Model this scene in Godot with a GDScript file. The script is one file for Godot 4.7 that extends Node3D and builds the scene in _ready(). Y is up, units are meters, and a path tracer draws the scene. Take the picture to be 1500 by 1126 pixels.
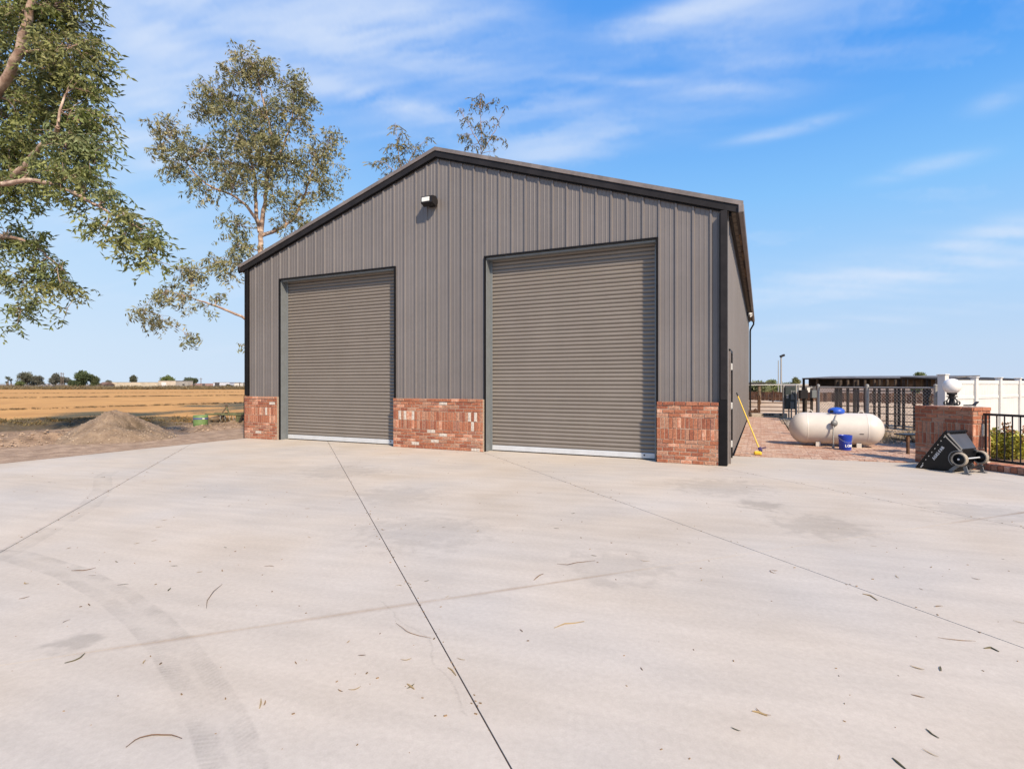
extends Node3D
# A grey metal workshop on a concrete yard, farm fields on the left, a side yard on the right.
# World axes: x runs along the front wall (0 = left corner, 12.19 = right corner), -z runs into the building, y is up.

const CAM := Vector3(12.744, 1.45, 10.46)
const CAM_YAW := 24.606
const W := 12.19        # width of the front
const LEN := 18.29      # length of the building
const EAVE := 4.70
const RIDGE := 6.72
const RECESS := 0.22

# sine of the elevation, then the colour of the clear air there
const AIR := [[0.0, 0.58, 0.70, 0.88], [0.06, 0.54, 0.70, 0.91], [0.15, 0.42, 0.66, 0.96], [0.30, 0.235, 0.545, 0.97], [0.46, 0.085, 0.355, 0.91], [0.62, 0.075, 0.32, 0.87], [1.0, 0.065, 0.27, 0.78], [1.1, 0.065, 0.27, 0.78]]
# wisps of cloud: azimuth, elevation, half width, half height (degrees), tilt, strength
const CLOUDS := [
	[-46.5, 30.4, 15.9, 4.5, 0.10, 0.45], [-56.7, 21.6, 9.8, 5.8, 0.00, 0.38], [-32.5, 27.7, 15.8, 3.3, 0.05, 0.30], [-7.2, 31.1, 14.2, 2.5, 0.10, 0.22], [11.4, 9.4, 12.3, 2.5, 0.03, 0.30], [-3.4, 25.8, 9.9, 2.2, 0.08, 0.20],
	[-40.7, 32.2, 11.5, 2.1, 0.10, 0.95], [-33.9, 34.5, 8.3, 1.4, 0.05, 0.60], [-59.0, 28.2, 4.9, 1.6, -0.05, 0.75], [-57.7, 22.7, 4.0, 2.8, 0.00, 0.55],
	[-38.0, 26.9, 7.4, 0.9, -0.10, 0.70], [-21.7, 27.4, 6.4, 1.2, -0.05, 0.40], [-4.6, 33.2, 8.2, 1.0, 0.08, 0.95], [-13.6, 28.7, 5.2, 0.5, -0.10, 0.75],
	[-2.7, 27.7, 4.9, 1.4, 0.00, 0.50], [2.9, 22.7, 4.5, 0.5, 0.05, 0.65], [-19.6, 23.5, 7.8, 1.6, 0.15, 0.45], [16.7, 11.5, 3.0, 0.9, 0.10, 1.00],
	[11.4, 9.3, 9.4, 0.8, 0.06, 0.65], [12.8, 17.7, 3.2, 0.6, 0.05, 0.50], [17.9, 21.4, 2.0, 0.7, 0.10, 0.35], [-60.7, 13.3, 5.7, 2.2, 0.00, 0.30],
	[-28.9, 31.4, 7.1, 1.1, 0.12, 0.35], [-53.0, 26.6, 3.3, 1.0, 0.10, 0.40], [7.5, 5.6, 7.7, 0.6, 0.03, 0.35], [101.4, 15.4, 8.2, 1.4, -0.09, 0.57],
	[278.7, 51.6, 11.1, 1.6, 0.02, 0.50], [84.9, 15.5, 6.7, 3.3, 0.08, 0.79], [248.1, 20.1, 7.5, 2.6, 0.06, 0.82], [268.8, 14.5, 9.8, 2.7, 0.01, 0.45],
	[163.1, 14.6, 12.5, 3.2, 0.02, 0.52], [276.3, 39.8, 12.1, 3.1, 0.01, 0.58], [195.7, 32.4, 6.3, 1.8, 0.08, 0.37], [52.0, 42.6, 7.2, 2.3, 0.00, 0.54],
	[299.3, 20.2, 8.3, 1.5, 0.04, 0.50], [132.5, 48.8, 7.6, 2.4, 0.10, 0.41], [56.0, 21.9, 11.1, 2.5, -0.05, 0.53], [86.2, 33.9, 5.3, 2.7, 0.10, 0.88],
	[231.1, 59.9, 5.1, 1.7, 0.11, 0.78], [146.7, 59.1, 10.0, 3.0, -0.04, 0.46], [155.5, 17.1, 8.1, 3.4, -0.03, 0.36], [51.6, 18.8, 11.3, 1.9, -0.04, 0.40],
	[295.3, 32.0, 6.7, 1.1, -0.09, 0.44], [216.0, 17.8, 5.3, 2.2, -0.05, 0.90], [71.8, 37.5, 11.2, 2.0, 0.12, 0.61], [102.9, 31.4, 5.3, 2.1, -0.05, 0.84],
	[256.1, 35.9, 5.3, 1.6, -0.05, 0.46], [100.2, 55.2, 6.1, 1.1, 0.10, 0.66], [297.5, 31.0, 12.2, 2.6, 0.07, 0.76], [168.5, 14.8, 6.7, 3.2, 0.10, 0.86],
	[127.5, 44.2, 11.4, 2.6, 0.08, 0.64]]

var rng := RandomNumberGenerator.new()
var M := {}
var T := {}
var used := {}
var brick_cache := {}

# ---------------------------------------------------------------- mesh collector
class Geo:
	var v := PackedVector3Array()
	var n := PackedVector3Array()
	var uv := PackedVector2Array()
	var c := PackedColorArray()
	var tint := Color.WHITE
	var colored := false
	var second_uv := false

	func tri(a: Vector3, b: Vector3, d: Vector3, na: Vector3, nb: Vector3, nd: Vector3) -> void:
		# a, b, d run counter-clockwise seen from outside; Godot wants clockwise
		v.append(a); v.append(d); v.append(b)
		n.append(na); n.append(nd); n.append(nb)
		uv.append(Vector2(a.x, a.z)); uv.append(Vector2(d.x, d.z)); uv.append(Vector2(b.x, b.z))
		if colored:
			c.append(tint); c.append(tint); c.append(tint)

	func flat(a: Vector3, b: Vector3, d: Vector3) -> void:
		var m := (b - a).cross(d - a).normalized()
		tri(a, b, d, m, m, m)

	func quad(a: Vector3, b: Vector3, d: Vector3, e: Vector3) -> void:
		var m := (d - a).cross(e - b).normalized()
		tri(a, b, d, m, m, m)
		tri(a, d, e, m, m, m)

	func squad(a: Vector3, b: Vector3, d: Vector3, e: Vector3, na: Vector3, nb: Vector3, nd: Vector3, ne: Vector3) -> void:
		tri(a, b, d, na, nb, nd)
		tri(a, d, e, na, nd, ne)

	func box(at: Vector3, size: Vector3, basis := Basis()) -> void:
		var h := size * 0.5
		var p := []
		for i in 8:
			p.append(at + basis * Vector3(h.x if i & 1 else -h.x, h.y if i & 2 else -h.y, h.z if i & 4 else -h.z))
		quad(p[4], p[5], p[7], p[6])
		quad(p[1], p[0], p[2], p[3])
		quad(p[5], p[1], p[3], p[7])
		quad(p[0], p[4], p[6], p[2])
		quad(p[6], p[7], p[3], p[2])
		quad(p[0], p[1], p[5], p[4])

	# a box with chamfered edges
	func cbox(at: Vector3, size: Vector3, r: float, basis := Basis()) -> void:
		var h := size * 0.5
		r = minf(r, minf(h.x, minf(h.y, h.z)) * 0.6)
		var k := h - Vector3(r, r, r)
		var f := func(s: Vector3, ax: int) -> Vector3:
			var q := Vector3(s.x * k.x, s.y * k.y, s.z * k.z)
			q[ax] = s[ax] * h[ax]
			return at + basis * q
		for ax in 3:
			var b: int = (ax + 1) % 3
			var d: int = (ax + 2) % 3
			for sg in [-1.0, 1.0]:
				var cs := []
				for st in [[-1, -1], [1, -1], [1, 1], [-1, 1]]:
					var s := Vector3()
					s[ax] = sg
					s[b] = st[0]
					s[d] = st[1]
					cs.append(f.call(s, ax))
				if sg > 0: quad(cs[0], cs[1], cs[2], cs[3])
				else: quad(cs[3], cs[2], cs[1], cs[0])
			# chamfers along axis ax
			for sb in [-1.0, 1.0]:
				for sd in [-1.0, 1.0]:
					var s0 := Vector3()
					s0[ax] = -1.0
					s0[b] = sb
					s0[d] = sd
					var s1 := s0
					s1[ax] = 1.0
					var q0: Vector3 = f.call(s0, b)
					var q1: Vector3 = f.call(s1, b)
					var q2: Vector3 = f.call(s1, d)
					var q3: Vector3 = f.call(s0, d)
					if sb * sd > 0: quad(q0, q3, q2, q1)
					else: quad(q0, q1, q2, q3)
		for i in 8:
			var s := Vector3(1 if i & 1 else -1, 1 if i & 2 else -1, 1 if i & 4 else -1)
			var a: Vector3 = f.call(s, 0)
			var b2: Vector3 = f.call(s, 1)
			var d2: Vector3 = f.call(s, 2)
			if s.x * s.y * s.z > 0: flat(a, b2, d2)
			else: flat(a, d2, b2)

	func bar(a: Vector3, b: Vector3, w: float, t: float, up := Vector3.UP) -> void:
		var y := (b - a).normalized()
		var x := y.cross(up)
		if x.length() < 0.01: x = y.cross(Vector3.RIGHT)
		x = x.normalized()
		box((a + b) * 0.5, Vector3(w, a.distance_to(b), t), Basis(x, y, x.cross(y)))

	func tube(p: PackedVector3Array, r: PackedFloat32Array, sides := 8, caps := true) -> void:
		var m := p.size()
		var rings := []
		var dirs := []
		var ref := Vector3.ZERO
		for i in m:
			var t := (p[mini(i + 1, m - 1)] - p[maxi(i - 1, 0)]).normalized()
			if i == 0:
				ref = t.cross(Vector3(0.31, 0.2, 0.93)).normalized()
			ref = (ref - t * ref.dot(t)).normalized()
			var o := t.cross(ref)
			var ring := PackedVector3Array()
			var dr := PackedVector3Array()
			for k in sides:
				var a := TAU * k / sides
				var d := ref * cos(a) + o * sin(a)
				dr.append(d)
				ring.append(p[i] + d * r[mini(i, r.size() - 1)])
			rings.append(ring)
			dirs.append(dr)
		for i in m - 1:
			for k in sides:
				var k2 := (k + 1) % sides
				squad(rings[i][k], rings[i][k2], rings[i + 1][k2], rings[i + 1][k], dirs[i][k], dirs[i][k2], dirs[i + 1][k2], dirs[i + 1][k])
		if caps:
			for k in range(1, sides - 1):
				flat(rings[0][0], rings[0][k + 1], rings[0][k])
				flat(rings[m - 1][0], rings[m - 1][k], rings[m - 1][k + 1])

	func rod(a: Vector3, b: Vector3, r: float, sides := 8) -> void:
		tube(PackedVector3Array([a, b]), PackedFloat32Array([r, r]), sides)

	# profile: (radius, along) pairs, turned round axis through at
	func lathe(at: Vector3, axis: Vector3, prof: PackedVector2Array, sides := 24, sharp := false) -> void:
		var y := axis.normalized()
		var x := y.cross(Vector3(0.1, 0.3, 0.95)).normalized()
		var z := x.cross(y)
		for i in prof.size() - 1:
			var a := prof[i]
			var b := prof[i + 1]
			var tn := Vector2(b.y - a.y, -(b.x - a.x)).normalized()
			var ta := tn
			var tb := tn
			if not sharp:
				if i > 0:
					var q := prof[i - 1]
					var t0 := Vector2(a.y - q.y, -(a.x - q.x)).normalized()
					if t0.dot(tn) > 0.6: ta = (t0 + tn).normalized()
				if i < prof.size() - 2:
					var q2 := prof[i + 2]
					var t1 := Vector2(q2.y - b.y, -(q2.x - b.x)).normalized()
					if t1.dot(tn) > 0.6: tb = (t1 + tn).normalized()
			for k in sides:
				var a0 := TAU * k / sides
				var a1 := TAU * (k + 1) / sides
				var d0 := x * cos(a0) - z * sin(a0)
				var d1 := x * cos(a1) - z * sin(a1)
				var p0 := at + d0 * a.x + y * a.y
				var p1 := at + d1 * a.x + y * a.y
				var p2 := at + d1 * b.x + y * b.y
				var p3 := at + d0 * b.x + y * b.y
				var n0 := d0 * ta.x + y * ta.y
				var n1 := d1 * ta.x + y * ta.y
				var n2 := d1 * tb.x + y * tb.y
				var n3 := d0 * tb.x + y * tb.y
				if b.x > 0.0001: tri(p0, p2, p3, n0, n2, n3)
				if a.x > 0.0001: tri(p0, p1, p2, n0, n1, n2)

	# polygon in x,y (counter-clockwise), pulled along z from z0 to z1 and placed by xf
	func prism(poly: PackedVector2Array, z0: float, z1: float, xf := Transform3D()) -> void:
		var idx := Geometry2D.triangulate_polygon(poly)
		if Geometry2D.is_polygon_clockwise(poly):
			poly.reverse()
			idx = Geometry2D.triangulate_polygon(poly)
		for i in range(0, idx.size(), 3):
			var a := poly[idx[i]]
			var b := poly[idx[i + 1]]
			var d := poly[idx[i + 2]]
			if (b - a).cross(d - a) < 0.0:
				var s := b
				b = d
				d = s
			flat(xf * Vector3(a.x, a.y, z1), xf * Vector3(b.x, b.y, z1), xf * Vector3(d.x, d.y, z1))
			flat(xf * Vector3(a.x, a.y, z0), xf * Vector3(d.x, d.y, z0), xf * Vector3(b.x, b.y, z0))
		for i in poly.size():
			var a := poly[i]
			var b := poly[(i + 1) % poly.size()]
			quad(xf * Vector3(a.x, a.y, z0), xf * Vector3(b.x, b.y, z0), xf * Vector3(b.x, b.y, z1), xf * Vector3(a.x, a.y, z1))

	func done() -> ArrayMesh:
		var arr := []
		arr.resize(Mesh.ARRAY_MAX)
		arr[Mesh.ARRAY_VERTEX] = v
		arr[Mesh.ARRAY_NORMAL] = n
		arr[Mesh.ARRAY_TEX_UV] = uv
		if colored: arr[Mesh.ARRAY_COLOR] = c
		if second_uv: arr[Mesh.ARRAY_TEX_UV2] = uv
		var m := ArrayMesh.new()
		m.add_surface_from_arrays(Mesh.PRIMITIVE_TRIANGLES, arr)
		return m

# ---------------------------------------------------------------- naming and placing
func numbered(called: String, parent: Node) -> String:
	var key := "%d/%s" % [parent.get_instance_id(), called]
	used[key] = used.get(key, -1) + 1
	return called if used[key] == 0 else "%s_%03d" % [called, used[key]]

func part(called: String, shape, m: Material, parent: Node = self, xf := Transform3D()) -> MeshInstance3D:
	var o := MeshInstance3D.new()
	o.name = numbered(called, parent)
	o.mesh = shape.done() if shape is Geo else shape
	o.material_override = m
	o.transform = xf
	parent.add_child(o, true)
	return o

func thing(called: String, label: String, category: String, at := Vector3.ZERO, turn := 0.0, group := "") -> Node3D:
	var o := Node3D.new()
	o.name = numbered(called, self)
	add_child(o, true)
	o.position = at
	o.rotation.y = turn
	return tag(o, label, category, group)

func tag(o: Node3D, label: String, category := "", group := "", kind := "") -> Node3D:
	o.set_meta("label", label)
	if category: o.set_meta("category", category)
	if group: o.set_meta("group", group)
	if kind: o.set_meta("kind", kind)
	return o

func setting(called: String, label: String, shape, m: Material) -> MeshInstance3D:
	var o := part(called, shape, m)
	tag(o, label, "", "", "structure")
	return o

# a place on the ground seen x pixels right of the photograph's left edge, d metres in front of the viewpoint
func at(px: float, d: float, y := 0.0) -> Vector3:
	var b := Basis(Vector3.UP, deg_to_rad(CAM_YAW))
	var p := CAM + b * Vector3((px - 750.0) / 797.0 * d, 0, -d)
	return Vector3(p.x, y, p.z)

func on_ground(px: float, py: float) -> Vector3:
	return at(px, 797.0 * 1.45 / (py - 563.0))

func high(px: float, py: float, d: float) -> Vector3:
	return at(px, d, 1.45 - (py - 563.0) * d / 797.0)

# ---------------------------------------------------------------- materials
func lin(r: float, g: float, b: float) -> Color:
	return Color(r, g, b).linear_to_srgb()

func noise_bytes(size: int, freq: float, oct: int, sd: int, kind := FastNoiseLite.TYPE_SIMPLEX_SMOOTH) -> PackedByteArray:
	var f := FastNoiseLite.new()
	f.seed = sd
	f.noise_type = kind
	f.frequency = freq
	f.fractal_octaves = oct
	f.fractal_gain = 0.55
	var im := f.get_seamless_image(size, size, false, false, 0.12, true)
	im.convert(Image.FORMAT_L8)
	return im.get_data()

# two colours mixed by layered noise; layers: [frequency, octaves, weight]
func mottle(size: int, layers: Array, a: Color, b: Color, sd: int, contrast := 1.0) -> ImageTexture:
	var acc := PackedFloat32Array()
	acc.resize(size * size)
	var total := 0.0
	for k in layers.size():
		var d := noise_bytes(size, layers[k][0], layers[k][1], sd + k * 17)
		var w: float = layers[k][2] / 255.0
		total += layers[k][2]
		for i in size * size:
			acc[i] += d[i] * w
	var out := PackedByteArray()
	out.resize(size * size * 3)
	for i in size * size:
		var t := clampf((acc[i] / total - 0.5) * contrast + 0.5, 0.0, 1.0)
		out[i * 3] = int(255.0 * lerpf(a.r, b.r, t))
		out[i * 3 + 1] = int(255.0 * lerpf(a.g, b.g, t))
		out[i * 3 + 2] = int(255.0 * lerpf(a.b, b.b, t))
	return ImageTexture.create_from_image(Image.create_from_data(size, size, false, Image.FORMAT_RGB8, out))

func height_tex(size: int, freq: float, oct: int, sd: int) -> ImageTexture:
	return ImageTexture.create_from_image(Image.create_from_data(size, size, false, Image.FORMAT_L8, noise_bytes(size, freq, oct, sd)))

func mat(called: String, col: Color, rough := 0.8, metal := 0.0, tex: Texture2D = null, per_metre := 1.0, bump: Texture2D = null, cm := 0.0, world := true) -> StandardMaterial3D:
	var m := StandardMaterial3D.new()
	m.resource_name = called
	m.albedo_color = col
	m.roughness = rough
	m.metallic = metal
	if tex or bump:
		m.uv1_triplanar = true
		m.uv1_world_triplanar = world
		m.uv1_scale = Vector3.ONE * per_metre
		if tex: m.albedo_texture = tex
		if bump:
			m.heightmap_enabled = true
			m.heightmap_texture = bump
			m.heightmap_scale = cm
	M[called] = m
	return m

func make_materials() -> void:
	var g0 := Color(0.80, 0.80, 0.80)
	var g1 := Color(1, 1, 1)
	T.soft = mottle(512, [[0.006, 4, 1.0], [0.03, 3, 0.5]], g0, g1, 3, 1.5)
	T.faint = mottle(512, [[0.006, 4, 1.0], [0.05, 3, 0.5]], Color(0.93, 0.925, 0.92), g1, 5, 1.2)
	T.grain = mottle(512, [[0.02, 3, 0.6], [0.12, 3, 1.0]], Color(0.62, 0.6, 0.58), g1, 9, 1.6)
	T.brick = mottle(512, [[0.02, 4, 0.8], [0.15, 2, 0.8]], Color(0.70, 0.67, 0.67), Color(1, 0.99, 0.97), 21, 2.0)
	T.fine = height_tex(512, 0.09, 4, 31)
	T.lump = height_tex(512, 0.02, 5, 32)
	T.dirt = mottle(1024, [[0.004, 4, 0.8], [0.03, 4, 0.6], [0.15, 3, 0.6]], Color(0.66, 0.62, 0.58), Color(1, 0.98, 0.96), 41, 1.9)
	T.wood = mottle(512, [[0.01, 4, 1.0], [0.09, 3, 0.7]], Color(0.5, 0.47, 0.45), g1, 51, 1.8)
	# warm dark grey paint of the cladding
	mat("cladding", lin(0.170, 0.152, 0.145), 0.40, 0.0, T.faint, 0.25)
	M.cladding.metallic_specular = 0.5
	mat("door_paint", lin(0.212, 0.184, 0.158), 0.40, 0.0, T.faint, 0.4)
	mat("cladding_b", lin(0.162, 0.145, 0.139), 0.43, 0.0, T.faint, 0.23)
	mat("cladding_c", lin(0.178, 0.158, 0.150), 0.38, 0.0, T.faint, 0.27)
	mat("black_trim", lin(0.012, 0.011, 0.012), 0.5, 0.0, T.soft, 0.6)
	M.black_trim.metallic_specular = 0.25
	mat("dark_trim", lin(0.026, 0.023, 0.024), 0.5, 0.0, T.soft, 0.6)
	M.dark_trim.metallic_specular = 0.3
	mat("grey_trim", lin(0.225, 0.190, 0.176), 0.5, 0.0, T.soft, 0.6)
	mat("galvanised", lin(0.205, 0.222, 0.23), 0.48, 0.25, T.faint, 1.2)
	mat("bright_steel", lin(0.62, 0.64, 0.66), 0.42, 0.2, T.faint, 1.0)
	mat("pipe_steel", lin(0.52, 0.51, 0.48), 0.5, 0.2, T.grain, 2.0)
	mat("white_paint", lin(0.70, 0.685, 0.65), 0.5, 0.0, T.faint, 0.7)
	mat("mortar", lin(0.58, 0.46, 0.36), 0.95, 0.0, T.grain, 2.0, T.fine, 0.5)
	mat("dark_wood", lin(0.055, 0.042, 0.032), 0.9, 0.0, T.wood, 1.0)
	mat("brown_wood", lin(0.22, 0.105, 0.055), 0.9, 0.0, T.wood, 0.7)
	mat("tan_wood", lin(0.26, 0.19, 0.12), 0.9, 0.0, T.wood, 0.9)
	mat("rust", lin(0.17, 0.085, 0.045), 0.85, 0.1, T.wood, 0.9)
	mat("rusty_sheet", lin(0.30, 0.20, 0.12), 0.7, 0.1, T.wood, 0.5)
	mat("black_plastic", lin(0.010, 0.010, 0.011), 0.42, 0.0, T.faint, 2.0)
	M.black_plastic.metallic_specular = 0.35
	mat("black_iron", lin(0.014, 0.013, 0.014), 0.45, 0.2)
	var reds := [[0.49, 0.185, 0.100], [0.56, 0.235, 0.135], [0.40, 0.140, 0.080], [0.54, 0.285, 0.185], [0.46, 0.215, 0.145], [0.80, 0.74, 0.66], [0.60, 0.33, 0.22]]
	for i in reds.size():
		mat("brick_%d" % i, lin(reds[i][0], reds[i][1], reds[i][2]), 0.92, 0.0, T.brick, 1.7, T.fine, 0.6)
	T.smear = mottle(512, [[0.012, 4, 1.0], [0.06, 3, 0.7]], Color(0.86, 0.66, 0.58), Color(1, 1, 1), 23, 2.4)
	mat("brick_7", lin(0.62, 0.39, 0.28), 0.93, 0.0, T.smear, 1.3, T.fine, 0.6)

# ---------------------------------------------------------------- the sky
func make_sky(exposure: float) -> Sky:
	var w := 2048
	var h := 1024
	var im := Image.create_empty(w, h, false, Image.FORMAT_RGBF)
	var big := FastNoiseLite.new()
	big.seed = 14
	big.frequency = 1.0
	big.fractal_octaves = 5
	big.fractal_gain = 0.55
	big.domain_warp_enabled = true
	big.domain_warp_amplitude = 0.5
	big.domain_warp_frequency = 0.8
	var mask := FastNoiseLite.new()
	mask.seed = 77
	mask.frequency = 0.55
	mask.fractal_octaves = 2
	var sun := sun_dir()
	var streak := Basis(Vector3.UP, deg_to_rad(-CAM_YAW + 12.0))
	var pale := Vector3(-1, 0, 0).rotated(Vector3.UP, deg_to_rad(CAM_YAW - 10.0))
	var k := 1.0 / exposure
	var data := PackedFloat32Array()
	data.resize(w * h * 3)
	# how much wisp there is in each direction
	var wisps := PackedFloat32Array()
	wisps.resize(w * h)
	for p in CLOUDS:
		var y0 := clampi(int((90.0 - p[1] - p[3] * 1.9 - absf(p[4]) * p[2] * 1.9) / 180.0 * h), 0, h / 2)
		var y1 := clampi(int((90.0 - p[1] + p[3] * 1.9 + absf(p[4]) * p[2] * 1.9) / 180.0 * h), 0, h / 2)
		var reach := int(p[2] * 1.9 / 360.0 * w)
		var mid := int(p[0] / 360.0 * w)
		for y in range(y0, y1):
			for xx in range(mid - reach, mid + reach):
				var dx: float = (xx - mid) * 360.0 / w
				var dy: float = 90.0 - (y + 0.5) * 180.0 / h - p[1] - dx * p[4]
				var w2: float = dx * dx / (p[2] * p[2]) + dy * dy / (p[3] * p[3])
				if w2 < 4.0: wisps[y * w + posmod(xx, w)] += p[5] * 0.85 * exp(-w2 * 1.1)
	for y in h:
		var el := (0.5 - (y + 0.5) / h) * PI
		var s := sin(el)
		var ce := cos(el)
		for x in w:
			var r := 0.20 * k
			var g := 0.17 * k
			var b := 0.14 * k
			if el >= 0.0:
				var a := (x + 0.5) / w * TAU
				var dir := Vector3(sin(a) * ce, s, -cos(a) * ce)
				# clear air: deep blue above, pale blue lower, whitish at the horizon
				var j := 0
				while j < 6 and s > AIR[j + 1][0]: j += 1
				var t := clampf((s - AIR[j][0]) / (AIR[j + 1][0] - AIR[j][0]), 0.0, 1.0)
				r = lerpf(AIR[j][1], AIR[j + 1][1], t)
				g = lerpf(AIR[j][2], AIR[j + 1][2], t)
				b = lerpf(AIR[j][3], AIR[j + 1][3], t)
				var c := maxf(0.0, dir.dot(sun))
				var glow := 0.20 * pow(c, 3.0) + 0.5 * pow(c, 24.0)  # wide glow round the sun, added for soft fill from behind the viewer
				# the air is paler towards the north-west of the picture
				var left := clampf(0.5 + 0.5 * dir.dot(pale), 0.0, 1.0)
				var veil := 0.85 * pow(left, 3.0) * pow(1.0 - s, 1.7)
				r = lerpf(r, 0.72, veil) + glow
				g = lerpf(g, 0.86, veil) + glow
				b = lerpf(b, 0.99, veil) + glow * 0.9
				# thin streaky cloud on a layer overhead
				if s > 0.015:
					var q := streak * dir
					var u := q.x / (s + 0.22)
					var v := q.z / (s + 0.22)
					var f := big.get_noise_2d(u * 0.8, v * 1.9)
					var fine := big.get_noise_2d(u * 2.2 + 7.0 + v * 1.4, v * 8.5) if f > 0.1 or wisps[y * w + x] > 0.004 else 0.0
					var cl := maxf(0.0, f - 0.2) * 0.6
					var heap := wisps[y * w + x]
					if heap > 0.004: cl += heap * clampf(0.85 + 0.8 * f + 0.9 * fine, 0.0, 1.5)
					cl = 0.86 * (1.0 - exp(-1.25 * maxf(0.0, cl * (1.0 + 0.5 * fine)))) * clampf((s - 0.015) * 9.0, 0.0, 1.0)
					r = lerpf(r, 0.74, cl)
					g = lerpf(g, 0.83, cl)
					b = lerpf(b, 0.98, cl)
				r *= k
				g *= k
				b *= k
			var i := (y * w + x) * 3
			data[i] = r
			data[i + 1] = g
			data[i + 2] = b
	im = Image.create_from_data(w, h, false, Image.FORMAT_RGBF, data.to_byte_array())
	var m := PanoramaSkyMaterial.new()
	m.panorama = ImageTexture.create_from_image(im)
	var sky := Sky.new()
	sky.sky_material = m
	return sky

func sun_dir() -> Vector3:
	var az := deg_to_rad(51.0)
	var el := deg_to_rad(41.0)
	return Vector3(sin(az) * cos(el), sin(el), cos(az) * cos(el))

# ================================================================ the scene
func _ready() -> void:
	rng.seed = 20240611
	# --- camera, sky, sun, exposure
	var cam := Camera3D.new()
	cam.name = "camera"
	add_child(cam)
	cam.position = CAM
	cam.rotation_degrees.y = CAM_YAW
	cam.fov = 70.47
	cam.near = 0.05
	cam.far = 4000.0
	cam.current = true
	var exposure := 1.40
	var env := Environment.new()
	env.background_mode = Environment.BG_SKY
	env.sky = make_sky(exposure)
	env.tonemap_mode = Environment.TONE_MAPPER_LINEAR
	env.tonemap_exposure = exposure
	env.sdfgi_enabled = true
	env.ssao_enabled = true
	env.ssil_enabled = true
	var we := WorldEnvironment.new()
	we.name = "environment"
	we.environment = env
	add_child(we)
	var sun := DirectionalLight3D.new()
	sun.name = "sun"
	add_child(sun)
	sun.look_at_from_position(sun_dir() * 60.0, Vector3.ZERO)
	sun.light_color = Color(1.0, 0.93, 0.83)
	sun.light_energy = 1.45
	sun.light_angular_distance = 3.0
	sun.shadow_enabled = true

	make_materials()
	# --- setting
	build_ground()
	build_concrete()
	build_paving()
	# --- large structure
	build_workshop()
	build_far_left()
	build_far_right()
	# --- trees
	build_trees()
	# --- objects of the side yard
	build_pillar_and_rail()
	build_white_fence()
	build_chain_fence()
	build_corral()
	build_tank()
	build_bucket()
	build_cart()
	build_pole_tool()
	build_small_yard_things()
	# --- left yard
	build_left_yard()
	# --- small details
	build_litter()

# ---------------------------------------------------------------- ground, concrete, paving
func build_ground() -> void:
	var dirt := mat("dry_dirt", lin(0.35, 0.255, 0.185), 0.97, 0.0, T.dirt, 0.22, T.fine, 1.0)
	var g := Geo.new()
	g.quad(Vector3(-3000, -0.12, 3000), Vector3(3000, -0.12, 3000), Vector3(3000, -0.12, -3000), Vector3(-3000, -0.12, -3000))
	setting("ground", "flat dry brown dirt running out to the horizon", g, dirt)

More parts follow.
